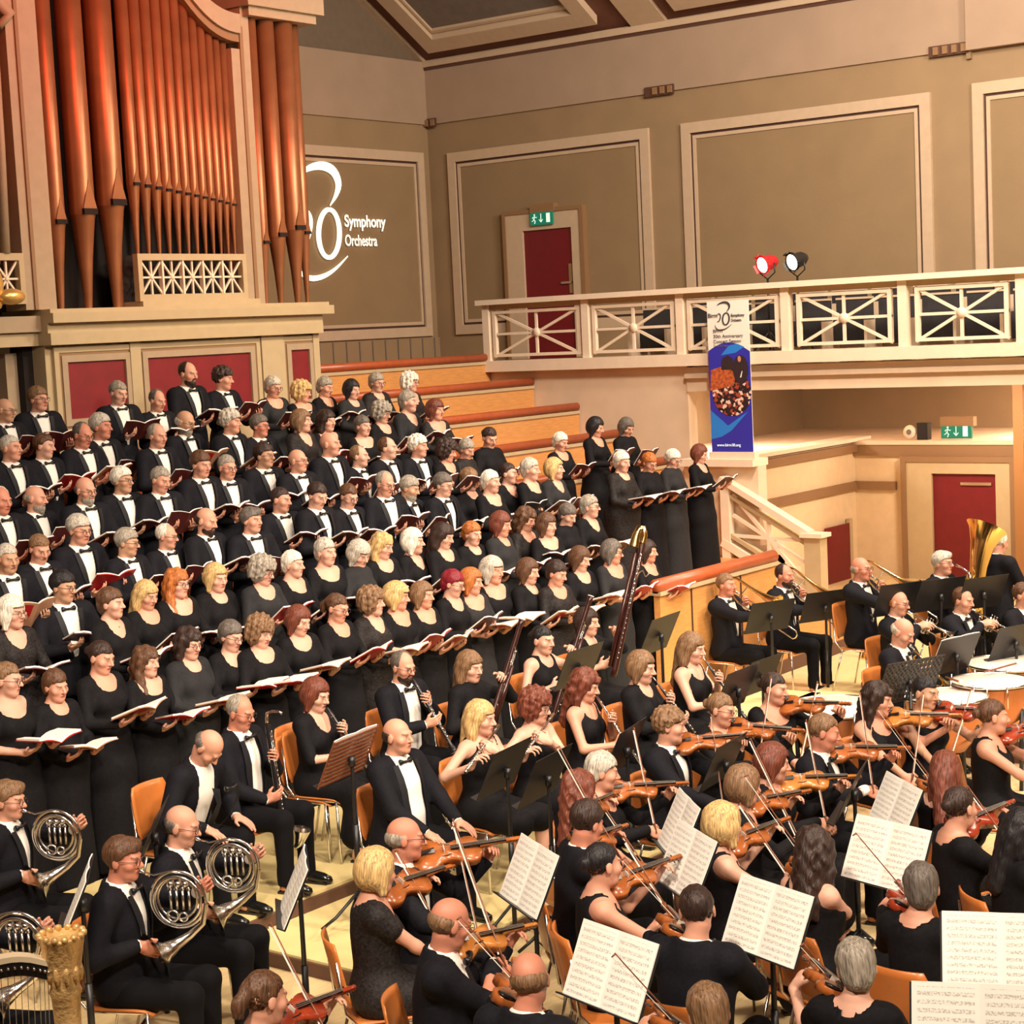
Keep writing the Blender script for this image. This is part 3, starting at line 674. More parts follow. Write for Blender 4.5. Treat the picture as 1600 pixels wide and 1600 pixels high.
def surfnet(g, D):
    S = D < 0
    c = [S[i:S.shape[0] - 1 + i, j:S.shape[1] - 1 + j, k:S.shape[2] - 1 + k] for i in (0, 1) for j in (0, 1) for k in (0, 1)]
    al = c[0].copy(); an = c[0].copy()
    for q in c[1:]: al &= q; an |= q
    act = an & ~al; I = np.argwhere(act)
    if len(I) == 0: return np.zeros((0, 3)), np.zeros((0, 4), int)
    idx = -np.ones(act.shape, int); idx[tuple(I.T)] = np.arange(len(I))
    cor = [(i, j, k) for i in (0, 1) for j in (0, 1) for k in (0, 1)]
    val = np.stack([D[I[:, 0] + i, I[:, 1] + j, I[:, 2] + k] for i, j, k in cor], 1)
    pos = np.stack([np.stack([g[0][I[:, 0] + i], g[1][I[:, 1] + j], g[2][I[:, 2] + k]], 1) for i, j, k in cor], 1)
    acc = np.zeros((len(I), 3)); cnt = np.zeros(len(I))
    for a in range(8):
        for b in range(a + 1, 8):
            if sum(abs(cor[a][t] - cor[b][t]) for t in range(3)) != 1: continue
            x = (val[:, a] < 0) != (val[:, b] < 0)
            t = np.where(x, val[:, a] / np.where(x, val[:, a] - val[:, b], 1), 0)
            acc += np.where(x[:, None], pos[:, a] + (pos[:, b] - pos[:, a]) * t[:, None], 0); cnt += x
    V = acc / cnt[:, None]
    F = []
    for ax in range(3):
        sl0 = [slice(1, -1)] * 3; sl1 = [slice(1, -1)] * 3; sl0[ax] = slice(0, -1); sl1[ax] = slice(1, None)
        a = S[tuple(sl0)]; b = S[tuple(sl1)]; E = np.argwhere(a != b)
        if len(E) == 0: continue
        fl_ = a[tuple(E.T)]
        base = E.copy(); o = [1, 1, 1]; o[ax] = 0; base = E + np.array(o)   # corner index of the edge start
        u, w_ = [(1, 2), (2, 0), (0, 1)][ax]
        q = []
        for du, dw in ((-1, -1), (0, -1), (0, 0), (-1, 0)):
            t = base.copy(); t[:, u] += du; t[:, w_] += dw; q.append(idx[tuple(t.T)])
        q = np.stack(q, 1); q[~fl_] = q[~fl_][:, ::-1]; F.append(q)
    F = np.concatenate(F); F = F[(F >= 0).all(1)]
    return V, F
def np_mesh(name, V, F, col=None):
    me = bpy.data.meshes.new(name)
    me.vertices.add(len(V)); me.vertices.foreach_set('co', V.astype(np.float32).ravel())
    n = F.shape[1]; me.loops.add(len(F) * n); me.loops.foreach_set('vertex_index', F.astype(np.int32).ravel())
    me.polygons.add(len(F)); me.polygons.foreach_set('loop_start', np.arange(0, len(F) * n, n, dtype=np.int32))
    me.update(calc_edges=True); me.polygons.foreach_set('use_smooth', np.ones(len(F), bool))
    if col is not None:
        at = me.color_attributes.new('feat', 'FLOAT_COLOR', 'POINT'); at.data.foreach_set('color', col.astype(np.float32).ravel())
    me.materials.append(None); return me
# ================================================================== PEOPLE
def skin_mat(name, col):
    m = bpy.data.materials.new(name); m.use_nodes = True; nt = m.node_tree; b = nt.nodes['Principled BSDF']
    at = nt.nodes.new('ShaderNodeAttribute'); at.attribute_name = 'feat'
    sp = nt.nodes.new('ShaderNodeSeparateColor'); nt.links.new(at.outputs['Color'], sp.inputs[0])
    cur = None
    for i, c in enumerate(((min(1, col[0] * .85), col[1] * .42, col[2] * .45), (.045, .022, .015), (.62, .52, .46))):
        mx = nt.nodes.new('ShaderNodeMix'); mx.data_type = 'RGBA'; nt.links.new(sp.outputs[i], mx.inputs['Factor'])
        if cur is None: mx.inputs['A'].default_value = (*col, 1)
        else: nt.links.new(cur, mx.inputs['A'])
        mx.inputs['B'].default_value = (*c, 1); cur = mx.outputs['Result']
    nt.links.new(cur, b.inputs['Base Color']); b.inputs['Roughness'].default_value = .55
    b.inputs['Subsurface Weight'].default_value = 0
    return m
SKIN = {'a': skin_mat('skin_rosy', (.62, .30, .20)), 'b': skin_mat('skin_pale', (.64, .35, .25)), 'c': skin_mat('skin_ruddy', (.56, .22, .14)), 'd': skin_mat('skin_olive', (.52, .28, .17)), 'e': skin_mat('skin_brown', (.22, .10, .06))}
def hair_mat(n, c, rough=.5):
    m = mat('hair_' + n, c, rough, noise=.55, nscale=1.0, bump=1.0, bscale=1.0, spec=.4); nt = m.node_tree
    mp = nt.nodes.new('ShaderNodeMapping'); mp.inputs['Scale'].default_value = (95, 95, 11)
    tc = [q for q in nt.nodes if q.type == 'TEX_COORD'][0]; nt.links.new(tc.outputs['Object'], mp.inputs[0])
    for q in nt.nodes:
        if q.type == 'TEX_NOISE': nt.links.new(mp.outputs[0], q.inputs['Vector']); q.inputs['Distortion'].default_value = .6
        if q.type == 'BUMP': q.inputs['Distance'].default_value = .006
    return m
HAIR = {'w': hair_mat('white', (.72, .66, .56)), 'g': hair_mat('grey', (.30, .26, .21)), 's': hair_mat('silver', (.48, .43, .36)), 'n': hair_mat('dark_grey', (.12, .10, .085)),
        'b': hair_mat('brown', (.10, .045, .022)), 'd': hair_mat('dark_brown', (.032, .016, .012)), 'k': hair_mat('black', (.010, .008, .010)),
        'l': hair_mat('blonde', (.55, .36, .15)), 'o': hair_mat('ginger', (.42, .13, .03)), 'r': hair_mat('auburn', (.15, .04, .022)), 'p': hair_mat('dyed_red', (.20, .008, .018)), 'm': hair_mat('light_brown', (.20, .11, .055))}
HNAME = {'w': 'white', 'g': 'grey', 's': 'silver', 'n': 'dark grey', 'b': 'brown', 'd': 'dark brown', 'k': 'black', 'l': 'blonde', 'o': 'ginger', 'r': 'auburn', 'p': 'dyed red', 'm': 'light brown'}
SUIT = mat('black_dinner_cloth', (.0065, .0065, .010), .8, noise=.25, nscale=60, spec=.18)
TROU = mat('black_trouser_cloth', (.0045, .0045, .006), .85, spec=.15)
DRESS = mat('black_dress_cloth', (.0055, .005, .0065), .8, noise=.3, nscale=50, spec=.18)
LACE = mat('black_sequin_lace', (.012, .009, .009), .7, noise=.9, nscale=60, bump=.4, bscale=70, spec=.3)
GREYT = mat('charcoal_top', (.008, .008, .010), .85, noise=.3, nscale=50)
SHIRT = mat('white_shirt', (.82, .78, .72), .7)
SHOE = mat('black_leather_shoe', (.008, .008, .008), .18)
SATIN = mat('lapel_satin', (.008, .008, .011), .6, spec=.3)
TIE = mat('black_satin', (.006, .006, .008), .35)
GLASS = mat('spectacle_frame', (.03, .02, .02), .3, .3)
TIGHTS = mat('sheer_black_tights', (.055, .022, .016), .6)
def nrm(v): return np.array(v, float) / (np.linalg.norm(v) + 1e-9)
HEADBOX = ((-.095, -.125, -.15), (.095, .12, .13))
def head_prims(S, R, c, child=False):
    """R columns = head axes in body frame, c = head centre"""
    def T(p): return R @ np.array(p, float) + c
    def E(p, r, k=.02, op='u'): S.ell(T(p), r, R, k, op)
    def C(a, b, ra, rb=None, k=.02, op='u'): S.cap(T(a), T(b), ra, rb, k, op)
    E((0, .015, .028), (.074, .092, .086), .02); E((0, -.028, -.035), (.060, .060, .078), .03)
    C((-.03, -.045, -.078), (.03, -.045, -.078), .020, k=.03); E((0, -.066, -.092), (.022, .018, .018), k=.03)
    C((-.034, -.076, .024), (.034, -.076, .024), .011, k=.02)
    for x in (-1, 1):
        E((x * .034, -.096, .004), (.018, .016, .013), .012, 's')
        E((x * .031, -.072, .003), (.0128, .0125, .0118), .004)
        E((x * .045, -.055, -.022), (.024, .022, .020), .03)
        E((x * .077, .012, -.008), (.009, .020, .031), .006)
        E((x * .012, -.094, -.027), (.008, .008, .007), .006)
    C((0, -.082, .018), (0, -.110, -.022), .007, .0115, .012)
    C((-.019, -.083, -.052), (0, -.090, -.050), .0055, k=.008); C((.019, -.083, -.052), (0, -.090, -.050), .0055, k=.008)
    C((-.015, -.082, -.060), (.015, -.082, -.060), .0065, k=.008)
    E((0, -.096, -.0555), (.022, .006, .0016), .003, 's')
def face_mask(V, R, c):
    q = (V - c) @ R; x = np.abs(q[:, 0]); y = q[:, 1]; z = q[:, 2]; m = np.zeros((len(V), 4)); m[:, 3] = 1
    lip = np.exp(-((x / .020) ** 4)) * np.exp(-(((z + .056) / .009) ** 4)) * (y < -.074)
    cheek = .30 * np.exp(-(((x - .045) / .02) ** 2 + ((z + .03) / .02) ** 2)) * (y < -.03) + .25 * np.exp(-((x / .012) ** 2 + ((z + .025) / .015) ** 2)) * (y < -.09)
    m[:, 0] = np.clip(lip + cheek, 0, 1)
    brow = (np.abs(z - .024 - .14 * (x - .02) + 6.0 * (x - .034) ** 2) < .0042) & (x > .012) & (x < .052) & (y < -.06)
    er = np.hypot(x - .031, z - .003); eye = (er < .0100) & (y < -.068)
    iris = (er < .0062) & eye; lash = (er >= .0105) & (er < .0145) & (z > .004) & (y < -.06)
    mouth = (np.abs(z + .0555) < .0028) & (x < .02) & (y < -.078)
    nos = (np.hypot(x - .009, z + .032) < .0035) & (y < -.09)
    m[:, 1] = np.clip(.65 * brow + iris * .95 + .7 * lash + .6 * mouth + .5 * nos, 0, 1)
    m[:, 2] = (eye & ~iris) * .45
    return m
def hand_prims(S, w, fd, pn, side, curl=.5, grow=0, thumb=1):
    """w wrist, fd finger direction, pn palm normal (towards the palm side), side +1 if the thumb lies along fd x pn"""
    fd = nrm(fd); pn = nrm(pn - fd * (np.array(pn, float) @ fd)); sd = np.cross(fd, pn) * side; w = np.array(w, float)
    pc = w + fd * .048
    S.cap(w, w + fd * .03, .021, .023, .02)
    Rm = np.stack([sd, pn, fd], 1); S.ell(pc, (.040, .016, .050), Rm, .012)
    L = (.040, .046, .043, .034)
    for i in range(4):
        b = w + fd * (.083 - .004 * abs(i - 1)) + sd * (.029 - .0195 * i); r = .0088 - .0004 * i
        cu = curl + .12 * (i - 1) * curl; d = fd
        ang = 0
        for j, s_ in enumerate((1, .68, .52)):
            ang += cu * (.75 if j == 0 else .9); d = fd * math.cos(ang) + pn * math.sin(ang); e = b + d * L[i] * s_
            S.cap(b, e, r, r * .93, .004); b = e; r *= .92
    b = w + fd * .022 + sd * .026; d = nrm(sd * .75 + fd * .62 + pn * .25); e = b + d * .040
    S.cap(b, e, .0125, .0100, .012); d2 = nrm(fd * .8 + pn * (.2 + .5 * curl) + sd * .15); S.cap(e, e + d2 * .030, .0098, .0082, .006)
def ik(a, b, l1, l2, hint):
    a = np.array(a, float); b = np.array(b, float); d = b - a; L = np.linalg.norm(d); L2 = min(L, (l1 + l2) * .995); dn = d / L; b = a + dn * L2; L = L2
    x = (l1 * l1 - l2 * l2 + L * L) / (2 * L); h = math.sqrt(max(l1 * l1 - x * x, 0)); hn = np.array(hint, float); hn = hn - dn * (hn @ dn); hn = nrm(hn)
    return a + dn * x + hn * h, b
class Tmpl: pass
TEMPL = {}
def rotm(yaw, pitch, roll):
    """head axes: yaw>0 turns to the person's left (+X); pitch>0 looks down; roll>0 tips the crown to the person's left"""
    M = Matrix.Rotation(yaw, 3, 'Z') @ Matrix.Rotation(pitch, 3, 'X') @ Matrix.Rotation(roll, 3, 'Y')
    return np.array([list(r) for r in M])
def headpos(sex, sit, head, lean):
    m = sex == 'm'; dz = -.42 if sit else 0; zsh = (1.43 if m else 1.40) + dz; piv = v3(0, .02, .93 + dz); RL = np.array([list(r) for r in Matrix.Rotation(lean, 3, 'X')])
    hc = RL @ (v3(0, -.02, zsh + (.195 if m else .185)) - piv) + piv; return hc, RL @ rotm(*head), RL, piv
def human(name, sex='m', sit=False, L=((.13, -.30, 1.16), None, None, .5), Rr=((-.13, -.30, 1.16), None, None, .5), head=(0, .15, 0), lean=0.0, sleeves='long', elbow=((.6, .3, -.7), (-.6, .3, -.7)),
          dress='top', twist=0, neck='scoop', fat=1.0, legs=0, res=1.0, bow=True, open_=0):
    """wrists are given in the person's frame (faces -Y, left is +X) with z measured for a standing body; sitting shifts everything by -.42"""
    T = Tmpl(); T.sex = sex; T.sit = sit
    dz = -.42 if sit else 0.0; m = sex == 'm'
    k = 1.0 if m else .93
    zsh = (1.43 if m else 1.40) + dz; zhip = .93 + dz; hw = .185 if m else .155
    piv = v3(0, .02, zhip); RL = np.array([list(r) for r in Matrix.Rotation(lean, 3, 'X')])
    def B(p): return RL @ (np.array(p, float) - piv) + piv        # lean the trunk forward
    def tors(S, g, low=True):
        S.ell(B((0, .0, .96 + dz)), ((.155 if m else .165) * fat + g, .122 * fat + g, .13 + g), RL, .05)
        S.ell(B((0, -.01 * fat, 1.10 + dz)), ((.152 if m else .132) * fat + g, .112 * fat + g, .16 + g), RL, .06)
        S.ell(B((0, .0, 1.27 + dz)), (hw - .012 + g, .118 * (.5 + .5 * fat) + g, .18 + g), RL, .06)
        S.cap(B((-hw + .035, .012, zsh - .01)), B((hw - .035, .012, zsh - .01)), .062 + g, k=.06)
        S.cap(B((0, .025, zsh - .02)), B((0, .02, zsh + .06)), .075 + g, .05 + g, .05)
        if not m:
            for x in (-1, 1): S.ell(B((x * .072, -.085, 1.265 + dz)), (.062 + g, .055 + g, .062 + g), RL, .04)
    nb = B((0, .02, zsh + .02)); hc = B((0, -.02, zsh + (.195 if m else .185)))
    RH = RL @ rotm(*head); T.hc = hc; T.RH = RH
    sh = [B((hw, .012, zsh - .015)), B((-hw, .012, zsh - .015))]
    la, lf = (.285, .255) if m else (.265, .235)
    W = []; EL = []
    for i, (h_, e_) in enumerate(((L, elbow[0]), (Rr, elbow[1]))):
        w = np.array(h_[0], float) + v3(0, 0, dz); e, w = ik(sh[i], w, la, lf, e_); W.append(w); EL.append(e)
    ra = (.050, .040, .028) if m else (.042, .034, .024)
    hands = []
    for i, h_ in enumerate((L, Rr)):
        fd = nrm(h_[1]) if h_[1] is not None else nrm(W[i] - EL[i]); pn = np.array(h_[2], float) if h_[2] is not None else v3(0, 0, 1); hands.append((W[i], fd, pn, h_[3]))
    T.W = W; T.hands = hands; T.EL = EL
    def legsdf(S, g, sk=.03):
        for x in (-1, 1):
            hip = v3(x * .095, 0, zhip - .02)
            if sit:
                kx = x * (.13 + .03 * legs); kn = v3(kx, -.43, .50); an = v3(kx + .0 * x, -.43 + .04 * legs * x, .09)
            else:
                kn = v3(x * .10, -.01, .50); an = v3(x * .10, .01, .10)
            S.cap(hip, kn, .088 * fat + g, .058 + g, sk); S.cap(kn, an, .057 + g, .040 + g, sk)
            T.an = getattr(T, 'an', []) + [an] if len(getattr(T, 'an', [])) < 2 else T.an
    # ---- body
    S = SDF(); tors(S, 0)
    S.cap(nb, RH @ v3(0, .02, -.06) + hc, .056 if m else .047, .052 if m else .043, .03)
    head_prims(S, RH, hc)
    for i in range(2):
        S.cap(sh[i], EL[i], ra[0], ra[1], .03); S.cap(EL[i], W[i], ra[1], ra[2], .02)
        w, fd, pn, cu = hands[i]; hand_prims(S, w, fd, pn, -1 if i == 0 else 1, cu)
    legsdf(S, 0)
    for a in T.an: S.cap(a, a + v3(0, -.0, -.03), .036, .036, .02); S.cap(a + v3(0, .02, -.05), a + v3(0, -.15, -.062), .036, .028, .03)
    bl = [((-.75, -.9, 0), (.75, .45, 2.0), .024 if sleeves == 'long' else .015)]
    hl = min(hc[0] - .12, 0) ; bl.append((hc - .145, hc + .145, .0056 * res))
    for w, fd, pn, cu in hands:
        c = w + fd * .085; bl.append((c - .10, c + .10, .0062 * res))
    V, F = S.mesh(bl); T.body = np_mesh('body', V, F, face_mask(V, RH, hc)); T.S = S
    gl = .012
    def fronty(z, x=0, g=0):
        S2 = SDF(); tors(S2, g); ys = np.linspace(-.4, .0, 161); P = np.stack([np.full(161, x), ys, np.full(161, z)], -1); d = S2.ev(P); i = np.argmax(d < 0); return ys[i]
    # ---- clothes
    J = SDF(); g = .020 if m else .012; tors(J, g)
    if m: J.cap(B((0, .0, .96 + dz)), B((0, .0, .86 + dz)) if not sit else B((0, .02, .95 + dz)), .17 * fat + g, .18 * fat + g, .05) if False else None
    if m: J.cap(B((0, .0, .98 + dz)), B((0, .0, (.86 if not sit else .95) + dz)), .120 * fat + g, .128 * fat + g, .06); J.cap(B((-.06, .0, 1.0 + dz)), B((-.075, .0, (.84 if not sit else .95) + dz)), .105 * fat, .105 * fat + g, .06); J.cap(B((.06, .0, 1.0 + dz)), B((.075, .0, (.84 if not sit else .95) + dz)), .105 * fat, .105 * fat + g, .06)
    J.cap(nb, nb + v3(0, -.005, .035), (.062 if m else .053) + g, (.058 if m else .049) + g, .05)
    for i in range(2):
        if sleeves == 'bare': continue
        fr = W[i] - (W[i] - EL[i]) * (.10 if sleeves == 'long' else (.5 if sleeves == 'half' else 1))
        J.cap(sh[i], EL[i], ra[0] + g + .004, ra[1] + g, .04)
        if sleeves == 'cap': J.p.pop(); J.cap(sh[i], sh[i] + (EL[i] - sh[i]) * .35, ra[0] + g + .006, ra[0] + g + .01, .03)
        elif sleeves != 'elbow': J.cap(EL[i], fr, ra[1] + g, ra[2] + .016, .02)
    RLi = RL
    def loc(P): return (P - piv) @ RLi + piv
    if m:
        zb = (1.10 if not open_ else .97) + dz; zt = zsh + .045; wb = .022 if not open_ else .075
        def clip(P):
            q = loc(P); w_ = wb + np.clip((q[..., 2] - zb) / (zt - zb), 0, 1.2) * (.084 - wb)
            v = np.maximum(np.abs(q[..., 0]) - w_, np.maximum(q[..., 1] - .03, zb - q[..., 2]))
            nk = np.maximum(np.hypot(q[..., 0], q[..., 1] - .015) - .070, zsh - .02 - q[..., 2])
            return np.maximum(np.maximum(np.maximum(-v, -nk), q[..., 2] - zsh - .085), .80 + dz - q[..., 2])
        V, F = J.mesh([((-.8, -.9, dz + .6), (.8, .5, 1.75 + dz + .1), .0125 * res)], clip); T.jacket = np_mesh('jacket', relax(V, F), F)
        C = SDF(); tors(C, .008); C.cap(nb, RH @ v3(0, .02, -.06) + hc, .064, .060, .02)
        for i in range(2): C.cap(W[i] - (W[i] - EL[i]) * .14, W[i] - (W[i] - EL[i]) * .04, .036, .036, .005)
        def clip2(P):
            q = loc(P); fr = np.maximum(np.abs(q[..., 0]) - .112, np.maximum(q[..., 1] - .0, np.maximum(q[..., 2] - zsh - .07, (.98 if not open_ else .93) + dz - q[..., 2])))
            ck = np.maximum(np.hypot(q[..., 0], q[..., 1]) - .085, np.maximum(zsh + .02 - q[..., 2], q[..., 2] - (zsh + .075 + q[..., 1] * .2)))
            a = np.minimum(fr, ck)
            for w in W: a = np.minimum(a, np.linalg.norm(P - w, axis=-1) - .075)
            return a
        V, F = C.mesh([((-.8, -.9, dz + .7), (.8, .5, 1.75 + dz), .0115 * res)], clip2); T.shirt = np_mesh('shirt', relax(V, F, 1), F)
        y = fronty(zsh + .035, 0, .008) - .012; b = MB()
        for x in (-1, 1): b.tube([(0, 0, 0), (x * .02, -.002, 0), (x * .05, .006, .002), (x * .056, .008, .002)], [.007, .010, .021, .017], 8)
        b.ell((0, -.004, 0), (.010, .009, .011), 8, 6)
        T.bow = b.mesh('bow_tie', None) if False else np_from_mb(b, 'bow_tie'); T.bowM = Matrix.Translation(Vector(B((0, y, zsh + .030)))) if bow else None
        # satin lapels
        T.lapel = []
        zz = [zb + .0 + i * (zt - zb - .02) / 6 for i in range(7)]
        for x in (-1, 1):
            vs = []; lp = MB()
            for i, z in enumerate(zz):
                w_ = wb + (z - zb) / (zt - zb) * (.084 - wb); o = .010 + .030 * math.sin(min(1, i / 5) * math.pi * .6)
                for xx in (w_ - .004, w_ + o): vs.append(tuple(B((x * xx, fronty(z, x * xx, g) - .006, z))))
            lp.add(vs, [(2 * i, 2 * i + 1, 2 * i + 3, 2 * i + 2) for i in range(6)], None, True); T.lapel.append(np_from_mb(lp, 'lapel'))
        Q = SDF(); legsdf(Q, .014); Q.ell((0, .0, .96 + dz), (.168 * fat, .128 * fat, .12), None, .05)
        for a in T.an: Q.cap(a + v3(0, 0, .05), a + v3(0, 0, -.09), .053, .056, .03)
        V, F = Q.mesh([((-.5, -.75, .03), (.5, .35, 1.1 + dz), .017)], lambda P: .052 - P[..., 2]); T.legs = np_mesh('trousers', V, F)
    else:
        zn = zsh + (.03 if neck != 'high' else .2); rn = {'scoop': .100, 'wide': .125, 'vee': .08, 'high': .0, 'round': .075}[neck]; cN = B((0, -.06 if neck != 'wide' else -.04, zsh + .035))
        def clip(P):
            q = loc(P); top = np.maximum(-np.maximum(np.hypot(q[..., 0], q[..., 1] - .02) - (.084 if neck != 'high' else .066), zsh - (.10 if neck != 'high' else -.03) - q[..., 2]), q[..., 2] - zsh - .085)
            if rn == 0: return top
            d = np.linalg.norm((P - cN) / v3(1, 1.3, 1.0 if neck != 'vee' else 1.7), axis=-1) - rn
            if sleeves == 'bare':
                return np.maximum(np.maximum(top, -d), np.abs(q[..., 0]) - (hw - .045 + .05 * np.clip((1.385 + dz - q[..., 2]) / .05, 0, 5)))
            return np.maximum(top, -d)
        if sit:
            for x in (-1, 1):
                kn = v3(x * .11, -.43, .49); J.cap((x * .08, -.02, zhip), kn, .125, .085, .08); J.cap(kn, (x * .10, -.40, .20 if dress != 'knee' else .48), .085, .12 if dress != 'knee' else .08, .06)
            J.cap((0, -.3, .5), (0, -.38, .30 if dress != 'knee' else .5), .07, .10 if dress != 'knee' else .05, .08)
        else:
            J.cap((-.05, 0, .98), (-.05, 0, .75), .155 * fat, .17, .06); J.cap((.05, 0, .98), (.05, 0, .75), .155 * fat, .17, .06); J.cap((0, 0, .75), (0, 0, -.1), .205, .25, .05)
        clip0 = clip
        def clip(P): return np.maximum(clip0(P), .045 - P[..., 2])
        V, F = J.mesh([((-.8, -.9, .02), (.8, .5, 1.75 + dz + .1), .0135 * res)], clip); T.jacket = np_mesh('dress', relax(V, F, 3), F)
    T.shoes = []
    for a in T.an[:2]:
        sm = MB()
        sm.tube([(a[0], a[1] + .045, .045), (a[0], a[1] + .03, .05), (a[0], a[1] - .05, .048), (a[0], a[1] - .13, .036), (a[0], a[1] - .185, .028), (a[0], a[1] - .20, .026)], [.012, .036, .040, .040, .028, .01], 10)
        sm.box((a[0] - .035, a[1] - .17, .0), (a[0] + .035, a[1] + .055, .016)); T.shoes.append(np_from_mb(sm, 'shoe'))
    TEMPL[name] = T; return T
def np_from_mb(b, name):
    me = bpy.data.meshes.new(name); me.from_pydata(b.v, [], b.f); me.polygons.foreach_set('use_smooth', b.sm); me.materials.append(None); me.update(); return me
# ---------------------------------------------------------------- hair (in head axes, centre of the head at 0)
def hairclip(line=.045, side=-.01, back=-.11, fr=-.035, temple=.5):
    """keep hair above a line that runs from the forehead over the temples to the nape"""
    def f(P):
        x, y, z = P[..., 0], P[..., 1], P[..., 2]
        t = np.clip((y - fr) / .05, 0, 1)           # 0 at the face, 1 behind the ear
        zl = line * (1 - t) + (side + (back - side) * np.clip((y - .01) / .06, 0, 1)) * t
        zl = zl - .03 * np.clip((np.abs(x) - .055) / .02, 0, 1) * (1 - t) * temple
        return zl - z
    return f
def wavy(amp, fr, seed=0):
    r = np.random.RandomState(seed); ph = r.rand(6) * 6.28
    def f(P): return amp * (np.sin(P[..., 0] * fr + ph[0]) * np.sin(P[..., 1] * fr * 1.1 + ph[1]) + .6 * np.sin(P[..., 2] * fr * 1.3 + ph[2]) * np.sin(P[..., 0] * fr * 1.7 + ph[3]))
    return f
class SW(SDF):
    def __init__(s, w=None): SDF.__init__(s); s.w = w
    def ev(s, P, lo=None, hi=None, h=0):
        D = SDF.ev(s, P, lo, hi, h); return D + s.w(P) if s.w else D
HM = {}
def mkhair(nm, build, clip, w=None, lo=(-.14, -.14, -.16), hi=(.14, .17, .16), h=.0072):
    S = SW(w); build(S)
    def cl(P):
        inner = -(np.linalg.norm((P - v3(0, .012, .026)) / v3(.070, .088, .082), axis=-1) - 1) * .07
        return np.maximum(clip(P) if clip else -1, inner)
    V, F = S.mesh([(lo, hi, h)], cl); HM[nm] = np_mesh('hair_' + nm, relax(V, F, 1), F)
def E0(S, g=.0, up=0, back=0): S.ell((0, .017 + back, .032 + up), (.078 + g, .096 + g, .089 + g), k=.02)
mkhair('short', lambda S: E0(S, .004), hairclip(.058, -.005, -.075), wavy(.003, 90, 1))
mkhair('crop', lambda S: E0(S, .002), hairclip(.060, -.0, -.07), wavy(.0015, 110, 1))
mkhair('thick', lambda S: E0(S, .010, .006), hairclip(.055, -.02, -.085), wavy(.003, 70, 2), h=.0066)
mkhair('curly', lambda S: E0(S, .018, .008), hairclip(.050, -.02, -.08), wavy(.009, 105, 3))
mkhair('fringe', lambda S: (S.ell((0, .022, .0), (.0835, .096, .060), k=.02)), lambda P: np.maximum(np.maximum(hairclip(.0, -.02, -.08, -.03)(P), P[..., 2] - .052 - .1 * P[..., 1]), -.002 - P[..., 1] * 1.0), wavy(.002, 90, 4))
mkhair('receding', lambda S: E0(S, .004), lambda P: np.maximum(hairclip(.05, -.005, -.075)(P), -(P[..., 1] + .01 + np.abs(P[..., 0]) * .55 - .03) if True else 0), wavy(.002, 90, 5))
mkhair('parted', lambda S: (E0(S, .009), S.ell((.025, -.045, .085), (.05, .04, .03), k=.03)), hairclip(.052, -.012, -.08), wavy(.003, 80, 6))
# women
def bobB(S, low=-.10, g=.016, wdt=.085):
    E0(S, g); S.ell((0, .035, -.02), (wdt + .012, .088, .085), k=.04); S.cap((-.072, .015, 0), (-.078, .005, low), .026, .022, .03); S.cap((.072, .015, 0), (.078, .005, low), .026, .022, .03)
def faceopen(top=.052, half=.060, fr=-.025):
    def f(P):
        x, y, z = P[..., 0], P[..., 1], P[..., 2]
        inside = np.minimum(np.minimum(half - np.abs(x) + .0, top - z), fr - y + .35 * np.clip(np.abs(x) - .03, 0, 1) * 0)
        return inside
    return f
mkhair('bob', lambda S: bobB(S), lambda P: np.maximum(faceopen(.058, .060, -.016)(P), -.125 - P[..., 2]), wavy(.0015, 60, 7), h=.0066)
mkhair('fullbob', lambda S: bobB(S, -.10, .022, .095), lambda P: np.maximum(faceopen(.054, .064, -.022)(P), -.12 - P[..., 2]), wavy(.003, 50, 8), h=.0066)
mkhair('pixie', lambda S: (E0(S, .009, .005), S.ell((0, .04, -.03), (.07, .075, .07), k=.03)), hairclip(.054, -.03, -.10), wavy(.003, 75, 9), h=.0066)
mkhair('curlbob', lambda S: bobB(S, -.07, .030, .10), lambda P: np.maximum(faceopen(.045, .062, -.025)(P), -.11 - P[..., 2]), wavy(.011, 85, 10), h=.0075)
def longB(S, g=.014, L=-.30, curl=0):
    E0(S, g); S.ell((0, .045, -.05), (.088, .07, .10), k=.04); S.cap((0, .065, -.05), (0, .085, L), .075, .06, .04)
    for x in (-1, 1): S.cap((x * .068, .012, .0), (x * .078, .02, -.10), .026, .028, .03); S.cap((x * .078, .02, -.10), (x * .085, .02, L * .85), .030, .022, .03)
mkhair('long', lambda S: longB(S), faceopen(.050, .058, -.015), wavy(.004, 60, 11), lo=(-.16, -.14, -.38), hi=(.16, .20, .16), h=.009)
mkhair('longwavy', lambda S: longB(S, .020, -.30), faceopen(.048, .058, -.015), wavy(.012, 55, 12), lo=(-.17, -.14, -.38), hi=(.17, .21, .16), h=.0095)
def frontlong(S):
    longB(S, .016, -.24)
    for x in (-1, 1): S.cap((x * .080, .0, -.12), (x * .09, -.06, -.25), .030, .030, .03)
mkhair('longfront', frontlong, faceopen(.042, .056, -.02), wavy(.007, 60, 13), lo=(-.17, -.16, -.33), hi=(.17, .20, .16), h=.009)
mkhair('bun', lambda S: (E0(S, .002), S.ell((0, .115, .015), (.035, .032, .035), k=.01)), hairclip(.055, -.005, -.08), wavy(.002, 90, 14), hi=(.14, .19, .16))
mkhair('ponytail', lambda S: (E0(S, .002), S.cap((0, .10, .03), (0, .13, -.02), .028, .030, .02), S.cap((0, .13, -.02), (0, .115, -.22), .030, .016, .02)), hairclip(.055, -.005, -.08), wavy(.003, 80, 15), lo=(-.14, -.14, -.26), hi=(.14, .19, .16), h=.008)
